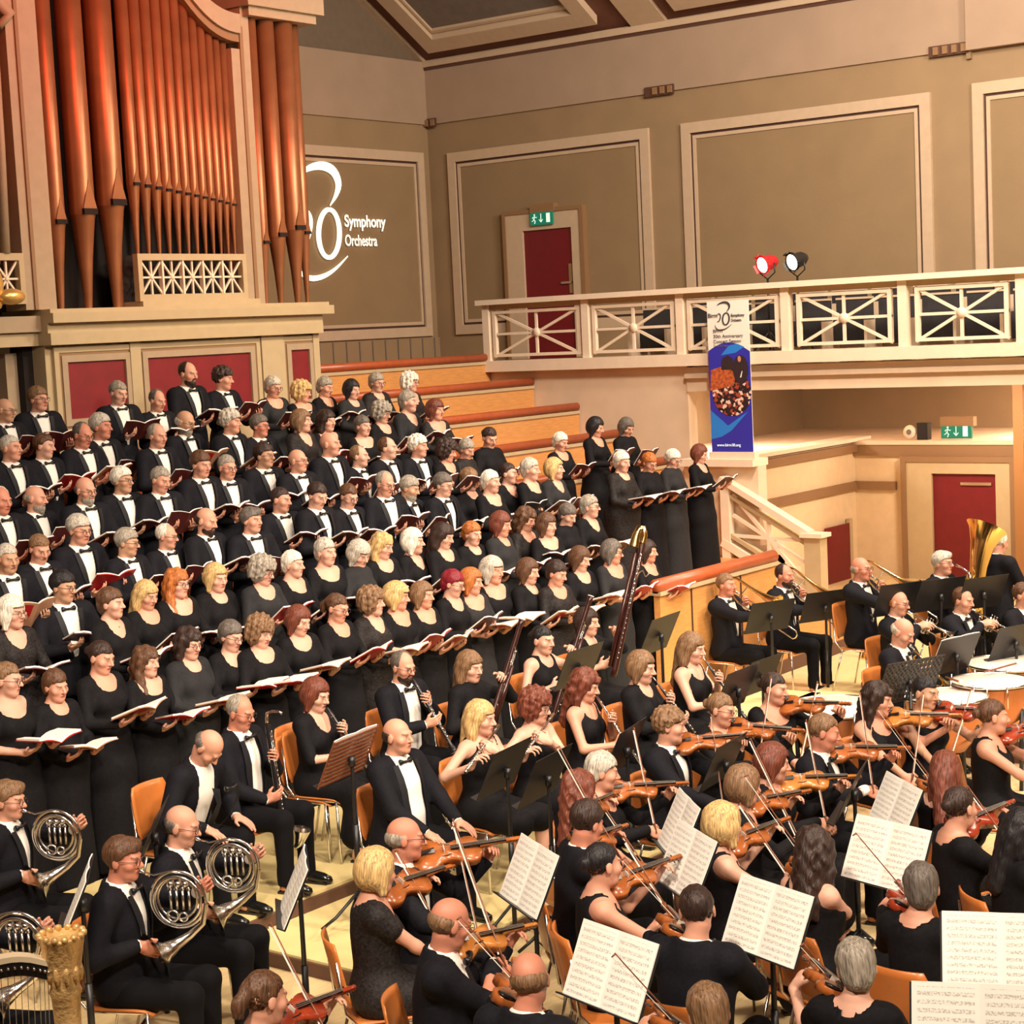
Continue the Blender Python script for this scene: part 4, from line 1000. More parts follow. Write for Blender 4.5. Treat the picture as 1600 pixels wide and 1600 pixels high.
# beard, glasses
S = SDF(); S.ell((0, -.030, -.072), (.062, .060, .060), k=.02); S.cap((0, -.068, -.09), (0, -.072, -.115), .03, .022, .02); S.cap((-.022, -.086, -.043), (.022, -.086, -.043), .008, k=.01)
V, F = S.mesh([((-.09, -.14, -.16), (.09, .03, .0), .0065)], lambda P: np.maximum(np.maximum(P[..., 2] + .035 + (.0 if 0 else -1) * np.clip(np.abs(P[..., 0]) - .04, 0, .03) * 1.2, P[..., 1] - .01), -(np.linalg.norm((P - v3(0, -.095, -.056)) / v3(1, 1, .45), axis=-1) - .017)))
HM['beard'] = np_mesh('beard', V, F)
gm = MB()
for x in (-1, 1):
    gm.ring((x * .033, -.100, .003), .021, .0022, 14, 4, sx=1.0, ax='Y'); gm.tube([(x * .054, -.098, .008), (x * .078, -.04, .008), (x * .082, .02, .0)], .002, 4)
gm.tube([(-.012, -.103, .006), (.012, -.103, .006)], .002, 4)
GLM = np_from_mb(gm, 'glasses')
def npM(R, c): m_ = Matrix([list(r) for r in R]).to_4x4(); m_.translation = Vector(c); return m_
COLLAR = mat('white_collar', (.8, .78, .74), .7)
MEN_MEAN = {}
def person(t, M, look, label, cat='person', group=None):
    """look: dict(h=hair style, c=hair colour, s=skin, g=glasses, b=beard colour, cl=clothes material)"""
    T = TEMPL[t]; e = empty('person', M, label, cat, group)
    inst('body', T.body, e, None, SKIN[look.get('s', 'a')])
    HMx = npM(T.RH, T.hc)
    if look.get('h'): inst('hair', HM[look['h']], e, HMx @ Matrix.Diagonal(look.get('hs', (1, 1, 1)) + (1,)), HAIR[look.get('c', 'b')])
    if look.get('b'): inst('beard', HM['beard'], e, HMx, HAIR[look['b']])
    if look.get('g'): inst('glasses', GLM, e, HMx, GLASS)
    if T.sex == 'm':
        if look.get('shirtonly'): inst('shirt', T.jacket, e, None, look['shirtonly'])
        else:
            inst('jacket', T.jacket, e, None, SUIT); [inst('lapel', q, e, None, SATIN) for q in T.lapel]
        inst('shirt_front', T.shirt, e, None, SHIRT if not look.get('cl') else look['cl']); 
        if T.bowM is not None and not look.get('notie'): inst('bow_tie', T.bow, e, T.bowM, TIE)
        inst('trousers', T.legs, e, None, TROU)
    else:
        inst('dress', T.jacket, e, None, look.get('cl') or DRESS)
    if not look.get('noshoe'):
        for q in T.shoes: inst('shoe', q, e, None, SHOE)
    return e
# ================================================================== POSES
def S42(p): return (p[0], p[1], p[2] + .42)
Mx = {}
def frame(o, x, up):
    """4x4 with x axis along x, z near up"""
    x = Vector(x).normalized(); z = Vector(up); z = (z - x * z.dot(x)).normalized(); y = z.cross(x)
    m_ = Matrix((x, y, z)).transposed().to_4x4(); m_.translation = Vector(o); return m_
VAR = [(.10, .30, .02), (.30, .04, 0), (-.10, .40, -.04), (.38, .16, .03), (.05, .18, -.02), (.2, .28, .03)]
for i, (hd, f_, bz) in enumerate(zip(VAR, (1, 1.1, 1.22, 1, 1.05, 1.15), (1.18, 1.14, 1.16, 1.2, 1.13, 1.17))):
    human('cm%d' % i, 'm', open_=0, L=((.13, -.29, bz), (-.25, -.8, .25), (0, .45, .9), .45), Rr=((-.13, -.29, bz), (.25, -.8, .25), (0, .45, .9), .45), head=hd, fat=f_, lean=.02 * (i % 3), res=1.1)
WN = ['scoop', 'vee', 'high', 'wide', 'round', 'scoop', 'wide']; WS = ['long', 'long', 'long', 'elbow', 'long', 'long', 'long']
for i, (hd, f_, bz) in enumerate(zip(VAR + [(.15, .1, 0)], (1, 1.1, 1.1, 1, 1.25, 1, 1.1), (1.14, 1.10, 1.12, 1.12, 1.08, 1.15, 1.1))):
    human('cw%d' % i, 'f', L=((.12, -.28, bz), (-.25, -.8, .25), (0, .45, .9), .45), Rr=((-.12, -.28, bz), (.25, -.8, .25), (0, .45, .9), .45), head=hd, fat=f_, neck=WN[i], sleeves=WS[i], lean=.02 * (i % 3), res=1.1)
def seat_h(sex, head, lean=0): return headpos(sex, True, head, lean)
def pose(name, inst_, sex, head, lean=0, sleeves='long', fat=1.0, v=0, **kw):
    hc, RH, RL, piv = seat_h(sex, head, lean); mo = RH @ v3(0, -.104, -.058) + hc
    A = {}; k = 1 if sex == 'm' else .96
    eb = ((.6, .1, -.8), (-.6, .1, -.8))
    if inst_ == 'violin':
        jaw = RH @ v3(.045, -.05, -.115) + hc; base = jaw + v3(.02, .03, -.028)
        d = nrm(((.60, -.80, -.06), (.50, -.86, .04), (.72, -.68, -.10))[v % 3]); n = nrm((-.42, -.22, .88)); A['violin'] = frame(base, d, n)
        sc_ = kw.pop('vs', 1.0); con = base + d * .275 * sc_ + nrm(np.array(A['violin'].col[2][:3])) * .055
        hp = base + d * .47 * sc_
        side = np.array(A['violin'].col[1][:3]); nn = np.array(A['violin'].col[2][:3])
        lw = hp - nn * .055 + side * .035 - v3(0, -.02, .035); Lh = (lw, nrm(d * .15 + nn * .9 - side * .1), -side * 1.0 + nn * .15, .75)
        b = nrm(-side * 1.0 * (-1 if side[0] < 0 else 1)); b = nrm(v3(-.70, -.42, (-1.0, -.85, -1.15)[v % 3])); b = nrm(b - d * (b @ d))
        off = (.30, .52, .14, .42)[(v + kw.pop('bo', 0)) % 4]; frog = con + b * off
        A['bow'] = frame(frog + b * .03, -b, nn); rw = frog + v3(-.0, .05, .03) + b * .045; Rh = (rw, nrm(-b * .45 + v3(0, -.55, -.6)), nrm(v3(.5, .3, -.6)), .65)
        eb = ((.15, -.1, -1), (-.9, .15, -.35))
    elif inst_ in ('clarinet', 'oboe', 'bass_clarinet'):
        c = nrm((.0, -.60, -.80)) if inst_ != 'bass_clarinet' else nrm((0.0, -.10, -1)); c = nrm(c + v3((0, .05, -.1)[v % 3], 0, 0)); o = mo + v3(0, -.005, .0)
        if inst_ == 'bass_clarinet': o = mo + v3(0, -.13, .04)
        A[inst_] = frame(o, c, (0, -1, .2))
        a1, a2 = (.20, .38) if inst_ != 'bass_clarinet' else (.26, .52)
        p1 = o + c * a1; p2 = o + c * a2
        Lh = (p1 + v3(.075, .045, -.02), (-.55, -.75, .3), (-.5, .4, .2), .8); Rh = (p2 + v3(-.075, .045, -.02), (.55, -.75, .3), (.5, .4, .2), .8)
    elif inst_ == 'flute':
        c = nrm(RH @ v3(-.95, -.12, -.22 - .08 * v)); o = mo + c * -.05 + RH @ v3(0, -.012, -.006); A['flute'] = frame(o, c, (0, 0, 1))
        p1 = o + c * .27; p2 = o + c * .46
        Lh = (p1 + v3(.05, -.06, -.05), (-.45, .45, .5), (-.2, .8, .2), .9); Rh = (p2 + v3(.0, .045, -.065), (.1, -.55, .75), (.3, -.6, -.3), .75); eb = ((.35, -.5, -.8), (-.9, .1, -.6))
    elif inst_ == 'bassoon':
        bot = v3(-.22, -.20, .42); top = v3(.26, -.36, 1.52); d = nrm(top - bot); A['bassoon'] = frame(bot, d, (0, -1, 0)); A['mouth'] = mo
        p1 = bot + d * .78; p2 = bot + d * .42
        Lh = (p1 + v3(.02, .07, -.05), (-.5, -.6, .4), (-.5, -.2, -.2), .8); Rh = (p2 + v3(-.07, .06, 0), (.5, -.7, .3), (.5, .2, .1), .8)
    elif inst_ == 'horn':
        cen = mo + v3(.01, -.20, -.15); A['horn'] = Matrix.Translation(Vector(cen)); A['mouth'] = mo
        Lh = (cen + v3(.06, -.10, .03), (-.1, -.75, .65), (-1, 0, 0), .9); Rh = (cen + v3(-.17, .17, -.20), (.35, -.75, -.5), (1, -.1, 0), .35); eb = ((.8, .1, -.7), (-.7, .5, -.5))
    elif inst_ == 'trumpet':
        c = nrm(RH @ v3(0, -.93, -.22)); A['trumpet'] = frame(mo, c, (0, 0, 1)); p = mo + c * .22
        Lh = (p + v3(.05, .075, -.075), (-.35, -.85, .4), (-.8, 0, .3), .9); Rh = (p + v3(-.07, .065, -.03), (.3, -.9, .2), (.6, 0, -.7), .6); eb = ((.8, 0, -.6), (-.8, 0, -.6))
    elif inst_ == 'trombone':
        c = nrm(RH @ v3(-.04, -.86, -.42)); A['trombone'] = frame(mo, c, (0, 0, 1)); p = mo + c * .15; q = mo + c * .50
        Lh = (p + v3(.045, .05, -.07), (-.3, -.7, .6), (-.8, 0, .3), .9); Rh = (q + v3(-.06, .07, .0), (.35, -.9, -.1), (.6, -.2, -.5), .8); eb = ((.7, 0, -.7), (-.7, 0, -.6))
    elif inst_ == 'tuba':
        A['tuba'] = Matrix.Translation((0.02, -.33, .60)); A['mouth'] = mo
        Lh = ((.20, -.36, .80), (-.4, -.3, .8), (-1, 0, 0), .5); Rh = ((-.05, -.47, .92), (.5, -.3, .5), (.4, .6, 0), .6)
    elif inst_ == 'rest':
        Lh = ((.16, -.36, .635), (0, -.95, -.3), (0, -.2, -1), .25); Rh = ((-.16, -.36, .635), (0, -.95, -.3), (0, -.2, -1), .25)
    elif inst_ == 'reach':
        Lh = ((.25, -.45, .95), (0, -.9, -.2), (0, 0, -1), .5); Rh = ((-.25, -.50, 1.0), (0, -.9, -.2), (0, 0, -1), .7)
    T = human(name, sex, True, (S42(Lh[0]),) + Lh[1:], (S42(Rh[0]),) + Rh[1:], head, lean, sleeves, kw.pop('elbow', eb), fat=fat, **kw)
    T.A = A; return T
# name, instrument, sex, head(yaw, pitch, roll), kwargs
pose('vm0', 'violin', 'm', (.45, .22, .10), .05, v=0); pose('vm1', 'violin', 'm', (.40, .10, .12), .02, v=1, fat=1.1); pose('vm2', 'violin', 'm', (.55, .30, .05), .08, v=2, fat=1.2)
pose('vw0', 'violin', 'f', (.45, .18, .10), .05, 'long', v=0); pose('vw1', 'violin', 'f', (.40, .10, .12), .02, 'bare', v=1); pose('vw2', 'violin', 'f', (.50, .28, .06), .06, 'bare', v=2, neck='wide')
pose('vw3', 'violin', 'f', (.40, .2, .10), .03, 'cap', v=0, bo=1); pose('vw4', 'violin', 'f', (.48, .12, .10), .04, 'long', v=1, neck='wide')
pose('cl_m', 'clarinet', 'm', (0, .22, 0), .03, open_=1); pose('cl_w', 'clarinet', 'f', (0, .25, 0), .03, 'elbow', neck='vee'); pose('cl_w2', 'clarinet', 'f', (.1, .18, 0), .03, 'long', neck='round', v=1)
pose('ob_w', 'oboe', 'f', (0, .15, 0), .04, 'bare'); pose('ob_w2', 'oboe', 'f', (.1, .22, 0), .05, 'bare', v=2)
pose('bc_m', 'bass_clarinet', 'm', (0, .25, 0), .05, fat=1.15, open_=1)
pose('fl_w', 'flute', 'f', (.25, .12, 0), .03, 'bare', dress='knee'); pose('fl_w2', 'flute', 'f', (.2, .18, 0), .03, 'bare', v=1, neck='wide')
pose('bn_w', 'bassoon', 'f', (-.1, .15, 0), .02, 'long', neck='high'); pose('bn_w2', 'bassoon', 'f', (0, .12, 0), .02, 'bare', neck='round'); pose('bn_w3', 'bassoon', 'f', (.1, .1, 0), .02, 'half', neck='vee')
pose('hn_m', 'horn', 'm', (0, .10, 0), .04); pose('hn_m2', 'horn', 'm', (.05, .2, 0), .08, fat=1.1)
pose('tr_m', 'trumpet', 'm', (0, .15, 0), .04); pose('tr_m2', 'trumpet', 'm', (.05, .45, 0), .10)
pose('tb_m', 'trombone', 'm', (0, .02, 0), .0); pose('tb_m2', 'trombone', 'm', (.0, .08, 0), .03, fat=1.1)
pose('tu_m', 'tuba', 'm', (0, .0, 0), .0)
pose('re_m', 'rest', 'm', (.15, .05, 0), .0, fat=1.3, open_=1); pose('re_m2', 'rest', 'm', (.1, .6, 0), .42, open_=1); pose('re_w', 'rest', 'f', (.1, .1, 0), .05); pose('rc_w', 'reach', 'f', (.1, .2, 0), .08, 'half')
human('pm', 'm', L=((.18, -.33, 1.05), None, (0, 0, -1), .6), Rr=((-.18, -.33, 1.05), None, (0, 0, -1), .6), head=(.1, .3, 0), lean=.06)
TEMPL['pm'].A = {}
# ================================================================== INSTRUMENTS
VARN = mat('violin_varnish', (.33, .095, .022), .24, noise=.25, nscale=14)
VARN2 = mat('violin_golden_varnish', (.46, .17, .035), .24, noise=.25, nscale=14)
VARN3 = mat('violin_red_varnish', (.28, .036, .012), .22, noise=.2, nscale=14)
EBONY = mat('ebony', (.012, .010, .010), .25)
GREN = mat('grenadilla', (.012, .010, .011), .28)
SILVER = mat('silver_plate', (.82, .80, .76), .18, 1)
BRASS = mat('lacquered_brass', (.86, .62, .24), .16, 1)
MAROON = mat('bassoon_maple', (.035, .009, .007), .25)
BOWW = mat('pernambuco', (.22, .07, .03), .35); HAIRW = mat('horsehair', (.85, .80, .70), .6)
STRG = mat('strings', (.7, .68, .62), .3, .8)
def violin_outline(L=.356, W=.105):
    # half outline (x along the body, y half width): lower bout 1, waist .52, upper bout .80
    P = [(0, .0), (.01, .35), (.04, .72), (.10, .93), (.18, 1.0), (.27, .97), (.34, .85), (.385, .70), (.40, .72), (.43, .60), (.50, .53), (.57, .54), (.63, .62), (.655, .68), (.67, .64), (.72, .74), (.80, .81), (.88, .79), (.94, .64), (.985, .30), (1.0, .12)]
    up = [(x * L, y * W) for x, y in P]; return up + [(x, -y) for x, y in up[::-1]]
def thing(name, cat): e = empty(name); e['category'] = cat; return e
def mk_violin(s=1.0, wood=VARN):
    e = thing('violin', 'violin'); o = [(x * s, y * s) for x, y in violin_outline()]; n = len(o)
    mb = MB(); t = .018 * s
    cx = .17 * s
    rings = [(1.0, 0), (1.0, 2 * t - .006), (.97, 2 * t), (.6, 2 * t + .008 * s), (.05, 2 * t + .013 * s)]
    vs = []
    for (k, z) in [(.05, -.012 * s), (.6, -.008 * s), (.97, 0)] + rings: vs += [(cx + (x - cx) * k if k < .97 else x * (1 if k == 1 else .99) + .0016, y * k, z) for x, y in o]
    fs = []
    for i in range(7):
        for j in range(n): a = i * n + j; b = i * n + (j + 1) % n; fs.append((a, b, b + n, a + n))
    fs.append(tuple(range(n - 1, -1, -1))); fs.append(tuple(7 * n + j for j in range(n)))
    mb.add(vs, fs, None, True); mb.build('body', wood, e)
    z = 2 * t + .02 * s
    MB().add([(.20 * s, -.012 * s, z - .004), (.20 * s, .012 * s, z - .004), (.34 * s, -.011 * s, z), (.34 * s, .011 * s, z), (.475 * s, -.009 * s, z), (.475 * s, .009 * s, z), (.20 * s, -.01 * s, z + .009), (.20 * s, .01 * s, z + .009), (.475 * s, -.008 * s, z + .007), (.475 * s, .008 * s, z + .007)],
             [(6, 7, 9, 8), (0, 4, 5, 1), (0, 6, 8, 4), (1, 5, 9, 7), (0, 1, 7, 6), (4, 8, 9, 5)]).build('fingerboard', EBONY, e)
    MB().tube([(.345 * s, 0, z - .018), (.40 * s, 0, z - .012), (.48 * s, 0, z - .009)], [.016 * s, .011 * s, .010 * s], 8).build('neck', wood, e)
    sc_ = MB().box((.475 * s, -.010 * s, z - .02), (.545 * s, .010 * s, z), None)
    for k in range(7): a = k * .8; sc_.ell((.553 * s + .011 * s * math.cos(a) * (1 - k * .08), 0, z - .012 + .011 * s * math.sin(a) * (1 - k * .08)), (.009 * s, .013 * s, .009 * s), 6, 4)
    sc_.build('scroll', wood, e)
    pg = MB()
    for k in range(4): pg.tube([((.485 + k * .014) * s, (-1) ** k * .028 * s, z - .012), ((.485 + k * .014) * s, -(-1) ** k * .010 * s, z - .010)], .0035 * s, 6)
    pg.build('pegs', EBONY, e)
    MB().add([(.03 * s, -.01 * s, z - .012), (.03 * s, .01 * s, z - .012), (.12 * s, -.018 * s, z + .002), (.12 * s, .018 * s, z + .002), (.12 * s, 0, z + .012), (.03 * s, 0, z - .004)], [(0, 2, 4, 5), (1, 5, 4, 3), (0, 1, 3, 2), (0, 5, 1), (2, 3, 4)]).build('tailpiece', EBONY, e)
    MB().add([(.165 * s, -.022 * s, 2 * t), (.165 * s, .022 * s, 2 * t), (.165 * s, -.018 * s, z + .012), (.165 * s, .018 * s, z + .012), (.169 * s, -.022 * s, 2 * t), (.169 * s, .022 * s, 2 * t), (.168 * s, -.018 * s, z + .012), (.168 * s, .018 * s, z + .012)], [(0, 1, 3, 2), (4, 6, 7, 5), (2, 3, 7, 6), (0, 2, 6, 4), (1, 5, 7, 3)]).build('bridge', BOWW if 0 else HAIRW, e)
    MB().ell((.030 * s, .055 * s, 2 * t + .010), (.030 * s, .040 * s, .010)).build('chin_rest', EBONY, e)
    st_ = MB()
    for k in (-1.5, -.5, .5, 1.5): st_.bar((.12 * s, k * .006 * s, z + .008), (.167 * s, k * .010 * s, z + .014), .0012, .0012).bar((.167 * s, k * .010 * s, z + .014), (.475 * s, k * .005 * s, z + .010), .0012, .0012)
    st_.build('strings', STRG, e)
    fh = MB()
    for y_ in (-1, 1): fh.tube([(.135 * s, y_ * .045 * s, 2 * t + .0075), (.15 * s, y_ * .038 * s, 2 * t + .009), (.18 * s, y_ * .036 * s, 2 * t + .010), (.20 * s, y_ * .030 * s, 2 * t + .0105)], .003, 5)
    fh.build('sound_holes', EBONY, e)
    MB().box((.02, -.07 * s, -.045), (.055, .07 * s, -.012)).build('shoulder_rest', EBONY, e)
    return e
def mk_bow():
    e = thing('bow', 'bow')
    MB().tube([(-.01, 0, .012), (.1, 0, .012), (.40, 0, .006), (.68, 0, .012), (.72, 0, .014)], [.0045, .0042, .0035, .003, .003], 6).build('stick', BOWW, e)
    MB().bar((.04, 0, -.008), (.715, 0, -.006), .009, .0025).build('bow_hair', HAIRW, e)
    MB().box((.015, -.006, -.012), (.06, .006, .010)).build('frog', EBONY, e)
    MB().tube([(.72, 0, .016), (.722, 0, -.008)], [.005, .003], 6).build('tip', BOWW, e)
    return e
def keys(mb, x0, x1, n, r, side=1):
    for k in range(n):
        x = x0 + (x1 - x0) * k / (n - 1); mb.lathe([(0, 0), (.0085, .0), (.0085, .004), (0, .004)], 8, Matrix.Translation((x, 0, r)))
        if k % 2: mb.bar((x, .006, r), (x + .03, .016, r * .6), .004, .004)
    mb.tube([(x0, .010, r * .8), (x1, .010, r * .8)], .0025, 5); mb.tube([(x0, -.010, r * .8), (x1, -.010, r * .8)], .002, 5); return mb
def xl(prof, n=14): return MB().lathe([(r, x) for x, r in prof], n, Matrix(((0, 0, 1, 0), (0, 1, 0, 0), (-1, 0, 0, 0), (0, 0, 0, 1))))
def mk_clarinet():
    e = thing('clarinet', 'clarinet')
    xl([(.0, .004), (.01, .008), (.06, .013), (.075, .014), (.08, .013), (.55, .0135), (.60, .017), (.64, .026), (.665, .036), (.66, .033), (.60, .012)]).build('body', GREN, e)
    keys(MB(), .15, .56, 13, .014).build('keys', SILVER, e)
    rg = MB()
    for x in (.08, .145, .33, .345, .565): rg.ring((x, 0, 0), .0145, .0025, 12, 5, ax='X')
    rg.ring((.665, 0, 0), .036, .002, 16, 5, ax='X').build('rings', SILVER, e); return e
def mk_oboe():
    e = thing('oboe', 'oboe')
    xl([(.0, .002), (.045, .004), (.06, .008), (.10, .010), (.50, .0115), (.55, .018), (.60, .024), (.60, .02)]).build('body', GREN, e)
    MB().tube([(-.01, 0, 0), (.05, 0, 0)], .003, 6).build('reed', HAIRW, e)
    keys(MB(), .12, .53, 15, .012).build('keys', SILVER, e); return e
def mk_flute():
    e = thing('flute', 'flute')
    xl([(-.03, .0), (-.03, .0095), (.66, .0095), (.66, .008)], 10).build('tube', SILVER, e)
    MB().ell((.05, 0, .009), (.014, .010, .003)).build('lip_plate', SILVER, e)
    keys(MB(), .24, .63, 14, .010).build('keys', SILVER, e); return e
def mk_bassoon():
    e = thing('bassoon', 'bassoon')
    xl([(.0, .0), (.0, .030), (.03, .032), (.40, .030), (.44, .024), (1.10, .020), (1.16, .022), (1.20, .026), (1.20, .018)]).build('long_joint', MAROON, e)
    MB().tube([(.38, .0, .040), (.84, .0, .040)], [.020, .016], 10).build('wing_joint', MAROON, e)
    keys(MB(), .1, .95, 16, .034).build('keys', SILVER, e)
    MB().ring((1.20, 0, 0), .024, .004, 14, 6, ax='X').build('bell_ring', HAIRW, e); return e
def mk_horn():
    e = thing('french_horn', 'horn')
    c = MB(); c.ring((0, 0, 0), .155, .0095, 34, 7, ax='X'); c.ring((-.012, 0, -.005), .132, .0085, 30, 7, ax='X'); c.ring((.012, .01, .0), .112, .0075, 28, 6, ax='X'); c.build('coil', SILVER, e)
    v = MB()
    for k in range(4): y = -.07 + k * .035; v.tube([(-.022, y, -.05), (-.022, y, .055)], .0065, 7); v.tube([(-.024, y - .008, .06), (-.024, y, .075), (-.024, y + .010, .06)], .006, 6)
    v.build('valve_slides', SILVER, e)
    r = MB()
    for k in range(3): MB().lathe([(0, -.02), (.017, -.02), (.017, .02), (0, .02)], 12, TM((-.0, -.045 + k * .042, .085), ry=math.pi / 2)).build('rotary_valve', SILVER, e)
    MB().ring((-.02, .03, -.085), .030, .0065, 16, 6, ax='X').build('tuning_slide', SILVER, e); MB().ring((-.02, -.03, -.09), .024, .006, 16, 6, ax='X').build('tuning_slide', SILVER, e)
    # the bell flares back and down to the right hip
    pts = [Vector((0, -.155, -.02)), Vector((-.0, -.13, -.13)), Vector((-.02, -.06, -.19)), Vector((-.06, .0, -.225)), Vector((-.10, .045, -.25)), Vector((-.13, .075, -.265)), Vector((-.145, .09, -.272))]
    MB().tube(pts, [.012, .016, .022, .032, .052, .095, .145], 22, cap=False).build('bell', SILVER, e)
    MB().tube([Vector((-.01, .195, .155)), Vector((-.01, .13, .135)), Vector((-.01, .04, .155)), Vector((0, -.06, .145))], [.006, .0045, .006, .008], 7).lathe([(.012, 0), (.013, .006), (.004, .03)], 10, frame((-.012, .205, .162), (1, 0, 0), (0, -.8, -.5))).build('mouthpipe', SILVER, e)
    return e
def mk_trumpet(m_):
    e = thing('trumpet', 'trumpet')
    xl([(-.0, .006), (.0, .013), (.012, .013), (.03, .005), (.09, .006)], 10).build('mouthpiece', SILVER, e)
    MB().tube([(.06, 0, 0), (.40, 0, 0), (.43, 0, -.025), (.43, 0, -.05), (.40, 0, -.075), (.14, 0, -.075), (.10, 0, -.05), (.10, 0, -.02), (.14, 0, .0)][0:8], .0065, 8).build('leadpipe', m_, e)
    MB().tube([(.10, 0, -.075), (.14, .0, -.075), (.22, .02, -.04), (.30, .02, -.012), (.40, .02, -.006), (.46, .02, -.004), (.49, .02, -.004), (.505, .02, -.004)], [.006, .006, .007, .008, .013, .026, .044, .062], 16, cap=False).build('bell', m_, e)
    v = MB()
    for k in range(3): v.tube([(.20 + k * .028, .01, -.11), (.20 + k * .028, .01, .02)], .012, 10); v.tube([(.20 + k * .028, .01, .02), (.20 + k * .028, .01, .045)], .003, 6); v.lathe([(0, 0), (.008, 0), (.008, .003), (0, .003)], 8, Matrix.Translation((.20 + k * .028, .01, .045)))
    v.build('valves', m_, e); return e
def mk_trombone():
    e = thing('trombone', 'trombone')
    xl([(-.0, .006), (.0, .015), (.015, .015), (.04, .006), (.09, .007)], 10).build('mouthpiece', SILVER, e)
    MB().tube([(.06, 0, 0), (.80, -.0, 0), (.825, 0, -.03), (.825, 0, -.06), (.80, 0, -.09), (.08, 0, -.09)], .0075, 8).build('slide', SILVER, e)
    MB().tube([(.09, .0, -.09), (.02, .03, -.09), (-.16, .10, -.06), (-.20, .11, -.02), (-.19, .11, .05), (-.10, .11, .08), (.10, .11, .08), (.24, .11, .08), (.34, .11, .08), (.40, .11, .08), (.43, .11, .08)], [.008, .008, .009, .010, .011, .012, .018, .028, .045, .075, .108], 18, cap=False).build('bell', BRASS, e)
    for a, b in (((.10, 0, 0), (.10, 0, -.09)), ((.06, .0, -.04), (.06, .11, .08)), ((.48, 0, 0), (.48, 0, -.09))): MB().bar(a, b, .008, .008).build('brace', SILVER, e)
    return e
def mk_tuba():
    e = thing('tuba', 'tuba')
    MB().tube([(.12, .0, .10), (.10, .0, .02), (.0, .0, -.05), (-.10, 0, .02), (-.12, 0, .15), (-.11, -.0, .35), (-.12, -.02, .55), (-.17, -.04, .75), (-.21, -.06, .87), (-.225, -.066, .91)], [.045, .055, .062, .068, .074, .085, .100, .135, .195, .235], 24, cap=False).build('bell', BRASS, e)
    MB().tube([(.12, 0, .10), (.13, 0, .25), (.12, 0, .38), (.05, .03, .46), (-.02, .04, .40), (-.03, .04, .2)], [.042, .036, .030, .026, .022, .020], 12).build('outer_branch', BRASS, e)
    v = MB()
    for k in range(4): v.tube([(.0 + k * .045, -.10, .15), (.0 + k * .045, -.10, .34)], .017, 10); v.ring((.03 + k * .03, -.06, .18), .05, .009, 18, 6, ax='X')
    v.build('valves', BRASS, e)
    MB().tube([(.0, .20, .555), (.02, .12, .54), (.05, .02, .50), (.08, -.04, .42)], [.014, .008, .010, .012], 8).build('leadpipe', SILVER, e)
    bpy.context.view_layer.update()
    for ch in e.children: ch.data.transform(Matrix.Translation((-.03, 0, 0)) @ Matrix.Rotation(.05, 4, 'Y') @ Matrix.Diagonal((-.86, .86, 1.06, 1))); ch.data.flip_normals()
    return e
def mk_bass_clarinet():
    e = thing('bass_clarinet', 'clarinet')
    MB().tube([(-.04, -.0, .13), (-.055, 0, .11), (-.06, 0, .05), (-.05, 0, .01), (-.01, 0, .0), (.04, 0, 0)], [.008, .010, .010, .011, .013, .014], 10).build('neck', SILVER, e)
    xl([(.02, .018), (.04, .021), (.74, .021), (.76, .018)]).build('body', GREN, e)
    keys(MB(), .08, .72, 20, .023).build('keys', SILVER, e)
    MB().tube([(.75, 0, 0), (.82, 0, .0), (.87, 0, .03), (.88, 0, .07), (.85, 0, .11), (.80, 0, .135), (.76, 0, .15)], [.017, .02, .025, .031, .040, .052, .066], 16, cap=False).build('bell', SILVER, e)
    MB().tube([(.86, 0, 0), (1.0, 0, 0)], .005, 6).build('floor_peg', SILVER, e); return e
def mk_contrabassoon():
    e = thing('contrabassoon', 'bassoon')
    xl([(.0, .0), (.0, .045), (.08, .048), (1.35, .040), (1.42, .042)]).build('main_tube', MAROON, e)
    MB().tube([(.1, .075, 0), (1.30, .075, 0)], .03, 12).build('second_tube', MAROON, e)
    keys(MB(), .2, 1.3, 22, .05).build('keys', SILVER, e)
    MB().tube([(1.40, 0, 0), (1.50, .0, .0), (1.56, .04, .0), (1.55, .09, 0), (1.48, .11, 0), (1.36, .11, 0)], [.040, .042, .045, .05, .058, .075], 16, cap=False).build('bell', BRASS, e)
    MB().tube([(1.02, -.0, .05), (1.10, -.02, .14), (1.12, -.06, .24), (1.06, -.10, .32), (1.08, -.12, .40)], .008, 8).build('crook', SILVER, e); return e
PROTO = {}
def proto(key, fn, *a):
    o = fn(*a); bpy.context.view_layer.update(); KIDS[o.name] = list(o.children); PROTO[key] = [o, False]
for key, fn, a in (('violin', mk_violin, (1, VARN)), ('violin2', mk_violin, (1, VARN2)), ('violin3', mk_violin, (1, VARN3)), ('viola', mk_violin, (1.14, VARN)), ('bow', mk_bow, ()), ('clarinet', mk_clarinet, ()), ('oboe', mk_oboe, ()), ('flute', mk_flute, ()),
                   ('bassoon', mk_bassoon, ()), ('horn', mk_horn, ()), ('trumpet', mk_trumpet, (SILVER,)), ('trumpet2', mk_trumpet, (BRASS,)), ('trombone', mk_trombone, ()), ('tuba', mk_tuba, ()), ('bass_clarinet', mk_bass_clarinet, ()), ('contra', mk_contrabassoon, ())):
    proto(key, fn, *a)
def put(key, M, label, group=None):
    p = PROTO[key]
    if not p[1]: o = p[0]; p[1] = True
    else: o = kids_copy(p[0])
    o.matrix_basis = M; o['label'] = label
    if group: o['group'] = group
    elif 'group' in o: del o['group']
    return o
